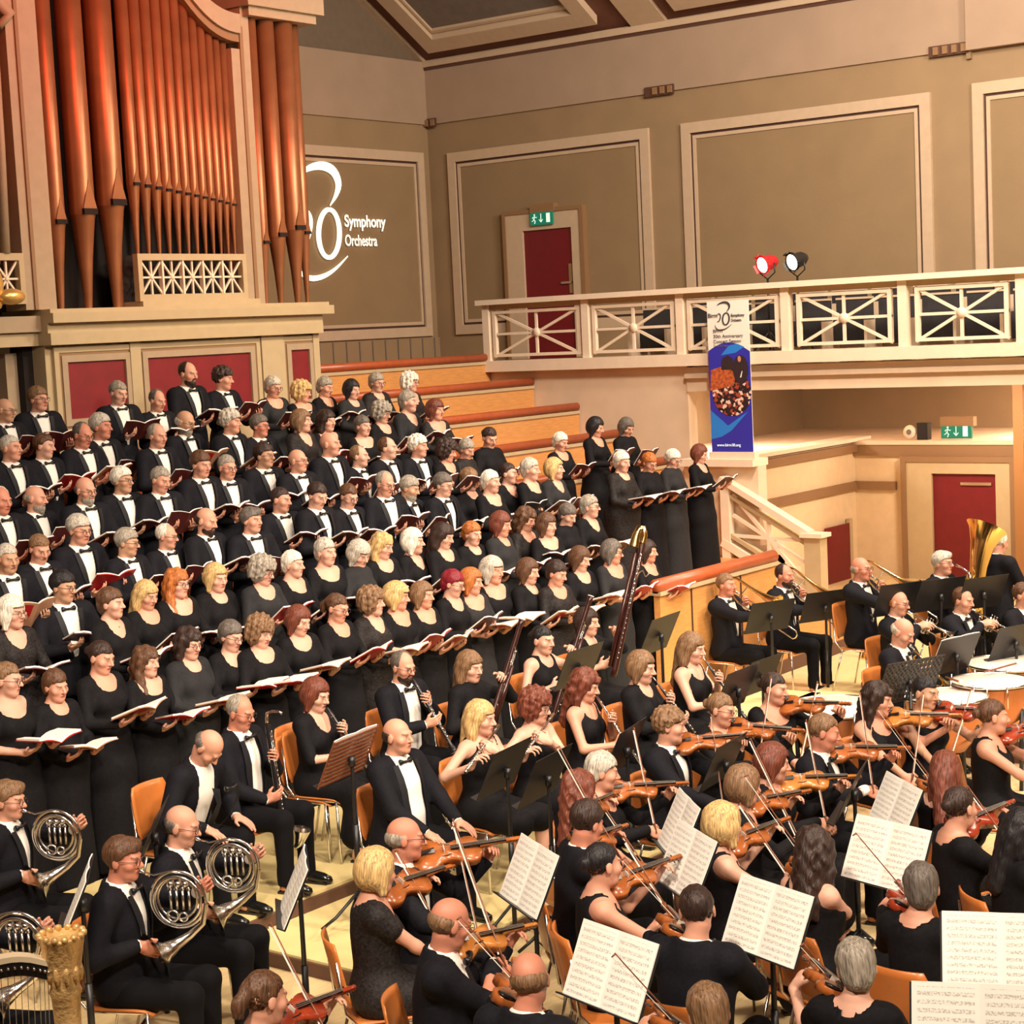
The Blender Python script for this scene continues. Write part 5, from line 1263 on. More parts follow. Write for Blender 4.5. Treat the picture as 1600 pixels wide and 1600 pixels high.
# ---------------------------------------------------------------- chair, stands, books
PLY = mat('orange_plywood', (.50, .155, .035), .3, noise=.12, nscale=5)
def bent(mb, f, n, L0, L1, M=None, th=.012):
    vs = []; 
    for i in range(n + 1):
        t = i / n
        for j in range(n + 1):
            u = j / n * 2 - 1; vs.append(f(t, u))
    k = (n + 1) ** 2; vs2 = vs + [tuple(Vector(v) + Vector((0, .0, 0))) for v in vs]
    fs = [(i * (n + 1) + j, i * (n + 1) + j + 1, (i + 1) * (n + 1) + j + 1, (i + 1) * (n + 1) + j) for i in range(n) for j in range(n)]
    return mb.add(vs, fs, M, True)
def mk_chair():
    e = thing('orchestra_chair', 'chair')
    def rr(t, u, w_): return w_ * u * (1 - .10 * max(0, abs(t - .5) * 2) ** 6)
    def shell(f, name):
        mb = MB(); n = 8; vs = []
        for s_ in (0, 1):
            for i in range(n + 1):
                for j in range(n + 1):
                    p, nn = f(i / n, j / n * 2 - 1); vs.append(tuple(Vector(p) + Vector(nn) * (.011 * s_)))
        k = (n + 1) ** 2; fs = []
        for i in range(n):
            for j in range(n):
                a = i * (n + 1) + j; q = (a, a + 1, a + n + 2, a + n + 1); fs.append(q[::-1]); fs.append(tuple(x + k for x in q))
        for j in range(n): a = j; fs.append((a, a + 1, a + 1 + k, a + k)); a = n * (n + 1) + j; fs.append((a + 1, a, a + k, a + 1 + k))
        for i in range(n): a = i * (n + 1); b = a + n + 1; fs.append((b, a, a + k, b + k)); a += n; b += n; fs.append((a, b, b + k, a + k))
        mb.add(vs, fs, None, True).build(name, PLY, e)
    shell(lambda t, u: ((rr(t, u, .205), -.20 + .40 * t, .435 - .012 * math.cos(u * 1.5) - .03 * (max(0, .2 - t) / .2) ** 2), (0, 0, 1)), 'seat')
    shell(lambda t, u: ((rr(t, u, .20) * (1 - .12 * t * t), .235 + .07 * t - .035 * u * u, .53 + .34 * t), (0, 1, -.2)), 'backrest')
    for x in (-1, 1):
        MB().tube([(x * .20, -.17, .43), (x * .225, -.20, .0)], .009, 8).build('leg', CHROME, e)
        MB().tube([(x * .20, .15, .43), (x * .225, .26, .0)], .009, 8).build('leg', CHROME, e)
        MB().tube([(x * .19, -.16, .425), (x * .19, .17, .425), (x * .185, .24, .50), (x * .175, .27, .78)], .009, 8).build('side_rail', CHROME, e)
    return e
proto('chair', mk_chair)
def mk_stand(lattice=False, h=1.05):
    """desk centre at the origin height h, pages face +Y (towards the player at +Y)"""
    e = thing('music_stand', 'music stand')
    D = TM((0, 0, h), rx=-math.radians(62))     # desk plane: local x, y(up the page), normal z -> leans to +Y
    D = Matrix.Translation((0, 0, h)) @ Matrix(((1, 0, 0, 0), (0, -.42, .907, 0), (0, .907, .42, 0), (0, 0, 0, 1)))
    if lattice:
        mb = MB()
        for k in range(11): y = -.15 + k * .03; mb.box((-.25, y - .007, -.003), (.25, y + .007, .003), D)
        mb.box((-.26, -.165, -.003), (-.245, .165, .003), D).box((.245, -.165, -.003), (.26, .165, .003), D).build('slatted_desk', BOWW, e)
    else:
        MB().box((-.25, -.165, -.004), (.25, .165, 0), D).build('desk', BLACK, e)
    MB().box((-.25, -.172, -.004), (.25, -.165, .045), D).build('ledge', BLACK, e)
    MB().tube([(0, -.02, .03), (0, -.02, h - .05), (0, -.01, h)], [.016, .012, .010], 8).tube([(0, -.02, .30), (0, -.02, .62)], .018, 8).build('pole', BLACK, e)
    MB().tube([(0, -.02, h - .06), (0, -.02, h)], .022, 8).build('clamp', BLACK, e)
    for k in range(3):
        a = k * 2.094 + .5; MB().tube([(0, -.02, .20), (.17 * math.cos(a), -.02 + .17 * math.sin(a), .06), (.27 * math.cos(a), -.02 + .27 * math.sin(a), .008)], .010, 6).build('leg', BLACK, e)
    return e, D
st0, DESK = mk_stand(); bpy.context.view_layer.update(); KIDS[st0.name] = list(st0.children); PROTO['stand'] = [st0, False]
st1, _ = mk_stand(True); bpy.context.view_layer.update(); KIDS[st1.name] = list(st1.children); PROTO['lattice'] = [st1, False]
# printed staves: paper with fine dark lines and note clumps in object space
SM = bpy.data.materials.new('sheet_music_print'); SM.use_nodes = True; nt = SM.node_tree; bb = nt.nodes['Principled BSDF']; bb.inputs['Roughness'].default_value = .7
tc = nt.nodes.new('ShaderNodeTexCoord'); sx = nt.nodes.new('ShaderNodeSeparateXYZ'); nt.links.new(tc.outputs['Object'], sx.inputs[0])
def mth(op, a, b=None):
    n_ = nt.nodes.new('ShaderNodeMath'); n_.operation = op
    for i, q in enumerate((a, b)):
        if q is None: continue
        if isinstance(q, (int, float)): n_.inputs[i].default_value = q
        else: nt.links.new(q, n_.inputs[i])
    return n_.outputs[0]
per = mth('FRACT', mth('MULTIPLY', mth('ADD', sx.outputs['Y'], 1.0), 1 / .030)); inst_band = mth('LESS_THAN', mth('ABSOLUTE', mth('SUBTRACT', per, .5)), .25)
ns = nt.nodes.new('ShaderNodeTexNoise'); ns.inputs['Scale'].default_value = 130; nt.links.new(tc.outputs['Object'], ns.inputs[0])
nz = mth('GREATER_THAN', ns.outputs[0], .52)
px_ = mth('ABSOLUTE', sx.outputs['X']); mar = mth('MULTIPLY', mth('GREATER_THAN', px_, .018), mth('LESS_THAN', px_, .222)); mar2 = mth('LESS_THAN', mth('ABSOLUTE', sx.outputs['Y']), .150)
fac = mth('MULTIPLY', mth('MULTIPLY', inst_band, mth('ADD', mth('MULTIPLY', nz, .38), .10)), mth('MULTIPLY', mar, mar2))
mxx = nt.nodes.new('ShaderNodeMix'); mxx.data_type = 'RGBA'; mxx.inputs['A'].default_value = (.90, .87, .80, 1); mxx.inputs['B'].default_value = (.10, .08, .08, 1); nt.links.new(fac, mxx.inputs['Factor']); nt.links.new(mxx.outputs['Result'], bb.inputs['Base Color'])
def mk_sheets():
    e = thing('sheet_music', 'sheet music')
    for s_ in (-1, 1):
        n = 6; vs = []; W_, H_ = .242, .335
        for z in (0, .006):
            for i in range(n + 1):
                t = i / n; x = s_ * (W_ * t); zz = .004 + z + .010 * math.sin(t * math.pi) * (1 - t * .5)
                vs += [(x, -H_ / 2, zz), (x, H_ / 2, zz)]
        k = 2 * (n + 1); fs = []
        for i in range(n): a = 2 * i; q = (a, a + 2, a + 3, a + 1); fs += [q[::-1], tuple(j + k for j in q), (a, a + 2, a + 2 + k, a + k), (a + 1, a + 3, a + 3 + k, a + 1 + k)]
        fs.append((2 * n, 2 * n + 1, 2 * n + 1 + k, 2 * n + k))
        MB().add(vs, fs).build('page', SM, e)
    return e
proto('sheets', mk_sheets)
COVD = mat('score_maroon_cover', (.080, .014, .014), .45, noise=.15); COVR = mat('score_red_print', (.36, .012, .012), .4, noise=.1); COVB = mat('score_beige_cover', (.42, .21, .12), .5, noise=.08); COVK = mat('black_folder', (.012, .012, .012), .4)
def mk_book(kind):
    """open choral score: spine along Y, pages face +Z, singer at +Y"""
    e = thing('choir_score', 'book'); W_, H_ = .175, .25
    cov = {'d': COVD, 'r': COVR, 'b': COVB, 'k': COVK}[kind]
    def half(s_, lo, hi, m_, name, wx, hx, bulge):
        n = 5; vs = []
        for off in (lo, hi):
            for i in range(n + 1):
                t = i / n; x = s_ * wx * t; z = off + .055 * t * (1 - .25 * t) * (1.0) + (bulge * math.sin(min(1, t * 1.15) * math.pi * .9) if off == hi else bulge * .55 * math.sin(t * math.pi))
                vs += [(x, -hx, z), (x, hx, z)]
        k = 2 * (n + 1); fs = []
        for i in range(n): a = 2 * i; q = (a, a + 2, a + 3, a + 1); fs += [q[::-1], tuple(j + k for j in q), (a, a + 2, a + 2 + k, a + k), (a + 1, a + 3, a + 3 + k, a + 1 + k)]
        fs.append((2 * n, 2 * n + 1, 2 * n + 1 + k, 2 * n + k)); fs.append((0, 1, 1 + k, k))
        return MB().add(vs, fs).build(name, m_, e)
    for s_ in (-1, 1):
        half(s_, .004, .016, PAPER, 'page_block', W_, H_ / 2, .014)
        half(s_, .0, .0035, cov, 'cover', W_ + .006, H_ / 2 + .005, .014)
    if kind == 'b':
        n = 5; vs = []
        for i in range(n + 1): t = .2 + .6 * i / n; x = -W_ * t; z = -.0015 + .055 * t * (1 - .25 * t) + .014 * .55 * math.sin(t * math.pi); vs += [(x, -.11, z), (x, .01, z)]
        MB().add(vs, [(2 * i, 2 * i + 1, 2 * i + 3, 2 * i + 2) for i in range(n)]).build('red_cover_print', COVR, e)
    return e
for k in 'drbk': proto('book' + k, mk_book, k)
# ================================================================== PLACEMENT
ORD = 'zeroth first second third fourth fifth sixth seventh eighth ninth tenth eleventh twelfth thirteenth fourteenth fifteenth sixteenth seventeenth eighteenth nineteenth twentieth twenty-first twenty-second twenty-third twenty-fourth twenty-fifth'.split()
def facing(g, jit=0):
    a = math.radians(g); v = -F0 * math.cos(a) + R0 * math.sin(a); return math.atan2(v.x, -v.y) + jit
def cut(t, n):
    w_ = t.split()[:n]
    while w_[-1].strip(',') in ('the', 'a', 'in', 'of', 'with', 'and', 'behind', 'beside', 'his', 'from', 'to', 'by', 'below', 'above', 'front', 'wide', 'black', 'his', 'on', 'at', 'under', 'is', 'long', 'mostly', 'open', 'between', 'bespectacled'): w_.pop()
    return ' '.join(w_).strip(',')
def rot2(p, phi): return Vector((p[0] * math.cos(phi) - p[1] * math.sin(phi), p[0] * math.sin(phi) + p[1] * math.cos(phi), p[2]))
# choir: x, y of the head, sex, hair style, hair colour, flags (G glasses, B grey beard, D dark beard, K black folder, F score held flat, N no score)
CH = {
1: "8,641,m,fringe,g,G;60,624,m,thick,m,G;185,614,m,short,g,;246,626,m,receding,n,;294,584,m,receding,d,D;349,592,m,curly,d,;427,605,f,pixie,s,G;472,613,f,curlbob,l,;508,605,f,pixie,g,;550,609,f,bob,k,;589,598,f,pixie,g,G;641,598,f,curlbob,w,G",
2: "17,700,m,crop,s,;69,697,m,short,b,;129,680,m,receding,n,G;158,667,m,thick,s,;246,681,m,receding,g,;290,660,m,fringe,s,GB;361,660,m,curly,s,;406,666,m,thick,n,G;472,658,f,bob,m,;511,658,f,long,d,;567,666,f,pixie,n,K;597,645,f,curlbob,g,G;638,628,f,pixie,g,;681,641,f,fullbob,r,",
3: "1,782,m,receding,s,;56,779,m,fringe,g,B;134,766,m,fringe,n,GB;191,751,m,thick,w,G;251,750,m,short,g,;314,726,m,thick,b,;355,730,m,crop,g,G;413,712,m,thick,d,G;466,720,m,None,g,G;516,694,m,None,n,;562,713,m,receding,m,;606,700,m,receding,b,;654,698,m,curly,w,;699,705,f,curlbob,d,;729,702,f,pixie,g,;765,684,f,bun,d,K;876,691,f,pixie,w,;931,668,f,bob,k,;979,668,f,bob,n,",
4: "12,873,m,crop,s,;62,857,m,crop,m,;124,828,m,thick,s,G;199,848,m,thick,g,G;261,838,m,receding,w,G;323,814,m,fringe,d,D;393,813,m,parted,n,;439,781,m,crop,d,;496,774,m,short,d,;545,775,m,short,b,G;602,756,m,receding,g,G;640,763,m,thick,g,B;693,758,m,thick,n,GK;734,749,f,pixie,m,F;767,753,f,pixie,w,;795,740,f,ponytail,d,K;829,734,f,pixie,s,;867,733,f,bob,l,;972,722,f,pixie,w,F;1015,726,f,pixie,o,GF;1052,722,f,pixie,w,GF;1094,716,f,bob,r,",
5: "19,958,f,fullbob,w,G;99,917,m,thick,k,G;174,943,f,pixie,b,;229,930,f,long,l,;277,912,f,longfront,o,G;338,903,f,bob,l,;411,892,f,curlbob,g,G;458,882,f,pixie,w,;509,863,f,pixie,s,;562,866,f,fullbob,s,;598,853,f,longfront,l,;646,847,f,fullbob,w,;693,838,f,long,d,;738,834,f,pixie,o,;783,820,f,fullbob,r,;822,812,f,longwavy,b,;855,821,f,fullbob,b,;887,805,f,pixie,n,;922,792,f,pixie,g,G",
6: "12,1062,f,ponytail,m,GF;87,1072,f,pixie,b,F;158,1027,f,bun,d,;229,1034,f,longfront,b,F;295,1006,f,longwavy,d,GF;361,994,f,pixie,n,GF;407,988,f,curlbob,m,F;467,970,f,bob,r,F;527,950,f,ponytail,b,G;582,941,f,curlbob,m,;621,932,f,fullbob,l,;661,930,f,bob,m,;708,912,f,pixie,p,G;737,909,f,bob,o,;770,892,f,fullbob,s,F;826,893,f,bob,b,;870,896,f,pixie,d,F;907,874,f,bob,b,F;957,863,f,bob,n,G;1012,862,f,bob,d,",
}
RN = {1: 'top choir row', 2: 'second choir row from the top', 3: 'third choir row from the top', 4: 'fourth choir row from the top', 5: 'fifth choir row from the top', 6: 'lowest choir row'}
HS = {'short': 'short-haired', 'crop': 'crop-haired', 'thick': 'thick-haired', 'curly': 'curly-haired', 'fringe': 'bald-topped', 'receding': 'receding', 'parted': 'side-parted', None: 'shaven-headed', 'bob': 'bobbed', 'fullbob': 'full-bobbed', 'pixie': 'short-haired', 'curlbob': 'curly', 'long': 'long-haired', 'longwavy': 'wavy-haired', 'longfront': 'long-haired', 'bun': 'tied-back', 'ponytail': 'ponytailed'}
rnd = random.Random(11)
SK = 'aabbacad'
ORCH_DONE = []
for row, txt in CH.items():
    L = [t.split(',') for t in txt.split(';')]; L.sort(key=lambda q: int(q[0]))
    prev = None; sgn = 1; dys = []
    for q in L:                       # stagger singers who stand close together
        p = onY(int(q[0]), int(q[1]), ROWY[row])
        if prev is not None and abs(p.x - prev) < .43:
            if dys[-1] == 0: dys[-1] = -.13 * sgn
            dys.append(.14 if dys[-1] < 0 else -.13)
        else: dys.append(0)
        prev = p.x
    for i, (x, y, sx_, h, c, fl_) in enumerate(L):
        x, y = int(x), int(y); h = None if h == 'None' else h
        t = ('c%s%d' % ('m' if sx_ == 'm' else 'w', rnd.randrange(6 if sx_ == 'm' else 7))); T = TEMPL[t]
        phi = facing(52 + rnd.uniform(-9, 9)); ho = rot2(T.hc, phi)
        p = onY(x, y, ROWY[row] + ho.y + dys[i]); s = (p.z - ROWZ[row]) / T.hc[2]
        lo, hi = (.94, 1.08)
        if not lo <= s <= hi:
            s2 = max(lo, min(hi, s)); q = onZ(x, y, ROWZ[row] + s2 * T.hc[2])
            if abs(q.y - p.y) < .30: p = q; s = s2
            else:
                tt = .30 if q.y > p.y else -.30; p = onY(x, y, p.y + tt); s = (p.z - ROWZ[row]) / T.hc[2]
        if row == 4 and x > 900: s = max(s, .9)
        M = TM((p.x - ho.x * s, p.y - ho.y * s, ROWZ[row]), rz=phi, s=s)
        look = dict(h=h, c=c, s=rnd.choice(SK if sx_ == 'm' else 'aabbb'), g='G' in fl_, b='g' if 'B' in fl_ else ('d' if 'D' in fl_ else None))
        look['noshoe'] = row < 6; look['hs'] = (rnd.uniform(.97, 1.05), rnd.uniform(.98, 1.05), rnd.uniform(.98, 1.04))
        if sx_ == 'f' and rnd.random() < .14: look['cl'] = LACE
        elif sx_ == 'f' and rnd.random() < .22: look['cl'] = GREYT
        who = 'man' if sx_ == 'm' else 'woman'
        hw_ = (HNAME[c] + ' ' if h else '') + HS[h]
        ad = ' '.join(a for a, k_ in (('bearded', look['b']), ('bespectacled', look['g'])) if k_)
        lb = '%s%s %s, %s from left, %s' % (hw_ + ' ', ad, who, ORD[i + 1], RN[row])
        person(t, M, look, ' '.join(lb.split()).replace(' ,', ','), 'person', 'singers in the ' + RN[row])
        if 'N' in fl_: continue
        tilt = rnd.uniform(.05, .25) if 'F' in fl_ else rnd.uniform(.35, .95)
        if row >= 5 and 'F' not in fl_: tilt = rnd.uniform(.2, .75)
        kind = 'k' if 'K' in fl_ else ('r' if row == 6 and rnd.random() < .25 else ('b' if (row == 6 and rnd.random() < .6) or rnd.random() < .07 else ('r' if rnd.random() < .05 else 'd')))
        bz = T.W[0][2] + .052
        put('book' + kind, M @ TM((rnd.uniform(-.01, .01), -.385, bz), rz=rnd.uniform(-.22, .22)) @ TM(rx=-tilt), '%s held by the %s singer from left, %s' % ({'d': 'maroon score', 'r': 'bright red score', 'b': 'beige score', 'k': 'black folder'}[kind], ORD[i + 1], RN[row]), 'scores in the ' + RN[row])
# ---- the orchestra: x, y of the head, floor, facing, pose, hair, colour, flags, skin, label of the player, extra
O = [
(14, 1250, 0, 78, 'hn_m', 'parted', 'm', 'G', 'a', 'fair-haired horn player at the end of the horn row below the choir'),
(193, 1342, 0, 78, 'hn_m', 'parted', 'b', 'G', 'c', 'brown-haired bespectacled horn player with raised silver horn, in front of the bald one'),
(285, 1290, 0, 78, 'hn_m2', 'fringe', 'n', 'G', 'a', 'bald bespectacled horn player beside the riser steps'),
(-62, 1405, 0, 78, 'hn_m', 'short', 'b', '', 'a', 'horn player mostly cut off beside the harp'),
(326, 1168, .2, 62, 're_m2', 'fringe', 'n', '', 'a', 'balding man bending forward behind the bass clarinet player'),
(376, 1113, .2, 64, 'bc_m', 'receding', 'g', 'G', 'c', 'balding grey man playing a tall bass clarinet on the riser'),
(494, 1086, .2, 60, 'cl_w', 'bob', 'r', '', 'b', 'auburn-haired woman in V-necked black dress playing the clarinet'),
(630, 1042, .2, 50, 'cl_m', 'receding', 'n', 'GD', 'a', 'bespectacled bearded man playing the clarinet below the choir scores'),
(622, 1150, .1, 52, 're_m', 'fringe', 'd', '', 'a', 'stout balding man with hands on his knees and wide white shirt front'),
(752, 1122, .1, 50, 'fl_w', 'long', 'l', '', 'b', 'long blonde sleeveless woman playing a silver flute'),
(838, 1104, .1, 50, 'fl_w2', 'curlbob', 'r', 'G', 'b', 'short reddish-haired bespectacled woman playing the flute, second of the flutes'),
(735, 1042, .2, 55, 'bn_w', 'long', 'm', '', 'b', 'woman with long fair-brown hair playing the bassoon behind the flutes'),
(848, 1000, .2, 52, 'bn_w2', 'bun', 'k', '', 'b', 'dark-haired woman in sleeveless black top playing the bassoon'),
(918, 972, .2, 58, 'bn_w3', 'bob', 'd', '', 'b', 'dark-bobbed woman at the tall contrabassoon'),
(915, 1072, .1, 62, 'ob_w2', 'longwavy', 'r', '', 'a', 'woman with long wavy auburn hair and bare arms playing a silver alto flute'),
(1003, 1043, .2, 58, 'cl_w2', 'bob', 'm', '', 'b', 'light brown-haired long-sleeved woman playing an oboe beside the auburn woman'),
(1082, 1013, .2, 58, 'ob_w', 'long', 'm', '', 'b', 'long fair-haired sleeveless oboist in front of the first trombone'),
(1135, 914, 0, 52, 'tb_m', 'short', 'm', '', 'c', 'brown-haired trombone player in front of the oak barrier end'),
(1226, 899, 0, 50, 'tb_m2', 'receding', 'd', 'D', 'c', 'dark-bearded trombone player between the newel post and the black stands'),
(1346, 889, .2, 50, 'tb_m', 'fringe', 'g', 'G', 'c', 'bald bespectacled trombone player by the red door edge'),
(1473, 880, .2, 48, 'tu_m', 'parted', 's', 'G', 'a', 'grey-haired man playing the tuba in front of the red door'),
(1562, 848, 0, 120, 'pm', 'crop', 'w', '', 'a', 'white-haired standing man beside the tuba bell'),
(1505, 938, 0, 46, 'tr_m', 'receding', 'b', '', 'a', 'balding brown-haired trumpet player holding a silver trumpet up'),
(1404, 942, 0, 52, 'tr_m', 'fringe', 'o', 'G', 'a', 'ginger balding bespectacled trumpet player behind the bald trumpeter'),
(1411, 988, 0, 50, 'tr_m2', 'fringe', 's', '', 'a', 'bald trumpet player with lowered head behind the perforated stand'),
(1600, 930, 0, 40, 're_m', 'short', 'b', '', 'a', 'seated man in dinner jacket cut by the picture edge behind the timpani'),
(1210, 1076, 0, 30, 'vw4', 'bun', 'd', '', 'a', 'pale violinist with tied dark hair in front of the trombone stands'),
(1127, 1109, 0, 34, 'vw0', 'bun', 'm', 'G', 'a', 'bespectacled violinist with tied fair-brown hair looking towards the conductor'),
(1288, 1144, 0, 55, 'vm0', 'short', 'm', '', 'c', 'short fair-haired violinist in black behind the tall bow'),
(1208, 1192, 0, 62, 'vw0', 'bob', 'r', '', 'a', 'auburn-bobbed violinist with a golden violin in mid orchestra'),
(1047, 1135, 0, 58, 'vm1', 'curly', 'm', '', 'a', 'curly fair-haired violinist in dinner jacket beside a silver stand pole'),
(1163, 1228, 0, 88, 'vw0', 'bob', 'm', '', 'a', 'light brown-bobbed violinist behind the blonde bobbed woman'),
(1372, 1094, 0, 34, 'vw1', 'longwavy', 'd', '', 'a', 'dark wavy-haired sleeveless violinist with an amber violin'),
(1446, 1083, 0, 20, 'vw1', 'bun', 'k', '', 'd', 'black-haired violinist with tied-back hair in front of the perforated stand'),
(1552, 1120, 0, 68, 'vw1', 'bun', 'b', '', 'a', 'brown-haired sleeveless violinist with a red violin in front of the timpani'),
(1478, 1206, 0, 128, 'vw2', 'long', 'r', '', 'b', 'long auburn-haired bare-armed violinist seen from behind near the picture edge'),
(1500, 1262, 0, 100, 'vw4', 'bun', 'd', '', 'a', 'violinist with a deep red violin half hidden by the long-haired woman'),
(941, 1206, 0, 68, 'vw0', 'pixie', 's', '', 'a', 'silver-haired violinist with short curls under the second flute'),
(905, 1238, 0, 112, 'vw3', 'longwavy', 'r', '', 'a', 'wavy auburn-haired violinist seen from behind beside the silver-haired one'),
(917, 1286, 0, 102, 'vm2', 'thick', 'd', '', 'c', 'dark-haired violinist in dinner jacket turned to the far side'),
(942, 1352, 0, 98, 'vw1', 'bun', 'k', '', 'a', 'bare-armed black-haired violinist in front of the dark-haired man'),
(1131, 1290, 0, 100, 'vw1', 'fullbob', 'l', '', 'b', 'pale blonde bobbed violinist with bare shoulders'),
(1273, 1332, 0, 124, 'vw2', 'longwavy', 'd', '', 'b', 'long dark-haired violinist with bare arm beside an empty plywood chair back'),
(1089, 1423, 0, 150, 'vm0', 'short', 'd', '', 'a', 'short dark-haired violinist in black jacket seen from behind'),
(1338, 1512, 0, 152, 'vw3', 'pixie', 'g', '', 'b', 'short grey-haired violinist seen from behind at the bottom edge'),
(1440, 1388, 0, 138, 'vw0', 'pixie', 'n', 'G', 'a', 'dark grey-haired bespectacled violinist seen from behind beside a music page'),
(634, 1310, 0, 72, 'vm1', 'fringe', 'g', 'G', 'c', 'bald bespectacled viola player behind the blonde violist'),
(589, 1362, 0, 104, 'vw3', 'bob', 'l', '', 'a', 'blonde viola player in lace cap sleeves seen from behind'),
(704, 1442, 0, 84, 'vm2', 'fringe', 'm', 'G', 'c', 'large balding bespectacled viola player with golden viola'),
(828, 1530, 0, 146, 'vm0', 'fringe', 'm', '', 'c', 'bald-crowned violist seen from behind in front of the big white page'),
(414, 1560, 0, 104, 'vw0', 'ponytail', 'b', '', 'a', 'brown-haired young violist at the bottom edge near the horn players'),
(1107, 1584, 0, 160, 'vw0', 'pixie', 'm', '', 'a', 'tousled fair-haired head at the bottom edge below the dark-haired man'),
(1600, 1300, 0, 100, 'rc_w', 'long', 'k', '', 'a', 'black-clad woman with outstretched bowing arm at the picture edge'),
]
INAME = {'violin': 'violin', 'viola': 'viola', 'horn': 'silver french horn', 'clarinet': 'black clarinet', 'oboe': 'slim black oboe', 'flute': 'silver flute', 'bassoon': 'maroon bassoon', 'trumpet': 'silver trumpet', 'trumpet2': 'brass trumpet', 'trombone': 'brass trombone', 'tuba': 'large brass tuba', 'bass_clarinet': 'tall black bass clarinet'}
GRP = {'violin': 'violins and violas', 'bow': 'bows'}
WOOD = {'violin': 'orange-brown', 'violin2': 'golden', 'violin3': 'red', 'viola': 'large brown'}
BYX = {}
for (x, y, fz, g, t, h, c, fl_, sk, lb) in O:
    T = TEMPL[t]; phi = facing(g); s = .965 if T.sit else .92
    q = onZ(x, y, fz + s * T.hc[2]); ho = rot2(T.hc, phi) * s
    M = TM((q.x - ho.x, q.y - ho.y, fz), rz=phi, s=s); BYX[x] = (M, q, phi)
    look = dict(h=h, c=c, s=sk, g='G' in fl_, b='d' if 'D' in fl_ else None)
    if x == 589: look['cl'] = LACE
    person(t, M, look, lb, 'person')
    short = cut(lb, 10)
    MU = TM(M.translation, rz=phi)
    if T.sit:
        put('chair', MU @ TM((0, -.04, .0), s=.95), 'orange plywood chair under the ' + short, 'orchestra chairs')
    for k, A in T.A.items():
        if k == 'mouth': continue
        key = k
        if x in (1135, 1226, 1346) and k == 'trombone': key = k
        if k == 'violin':
            key = 'viola' if x in (589, 634, 828) else ('violin2' if x in (704, 1372, 1208) else ('violin3' if x in (1500, 1552, 414, 1446, 1440) else 'violin'))
            put(key, M @ A, '%s %s of the %s' % (WOOD[key], 'viola' if x in (589, 634, 828, 704, 414) else 'violin', short), GRP['violin'])
        elif k == 'bow': put('bow', M @ A, 'thin bow of the ' + short, 'bows')
        else:
            if x == 915: key = 'flute'; A = A @ TM((0, 0, 0))
            if x == 918: continue
            if x == 1346: key = 'trombone'
            if x == 1411: key = 'trumpet2'
            if x == 1003: key = 'oboe'
            put(key, M @ A, '%s played by the %s' % (INAME[key], short), None)
def atd(px, py, depth): d = ray(px, py); return CAM + d * (depth / FPX)
dep = (BYX[918][1] - CAM).dot(CF)
a_, b_2 = atd(958, 1058, dep - .35), atd(992, 905, dep - .25)
put('contra', frame(a_, b_2 - a_, -F0) @ Matrix.Diagonal((.80, .6, .6, 1)), 'tall dark contrabassoon with metal bell rising beside the dark-bobbed woman')
# empty chairs
for (x, y, zc, g, lb) in ((455, 1190, .8, 60, 'empty orange plywood chair behind the clarinet woman'), (880, 1490, .75, 100, 'empty orange plywood chair beside the large white page'), (1245, 1500, .72, 115, 'orange plywood chair under the music stand in mid foreground strings'), (470, 1262, .5, 62, 'orange plywood chair seat between bass clarinet and clarinet players')):
    q = onZ(x, y, zc + .1); phi = facing(g); f = .2 if y < 1300 else 0
    q = onZ(x, y, zc); o_ = rot2((0, .27, 0), phi); put('chair', TM((q.x - o_.x, q.y - o_.y, f), rz=phi), lb, 'orchestra chairs')
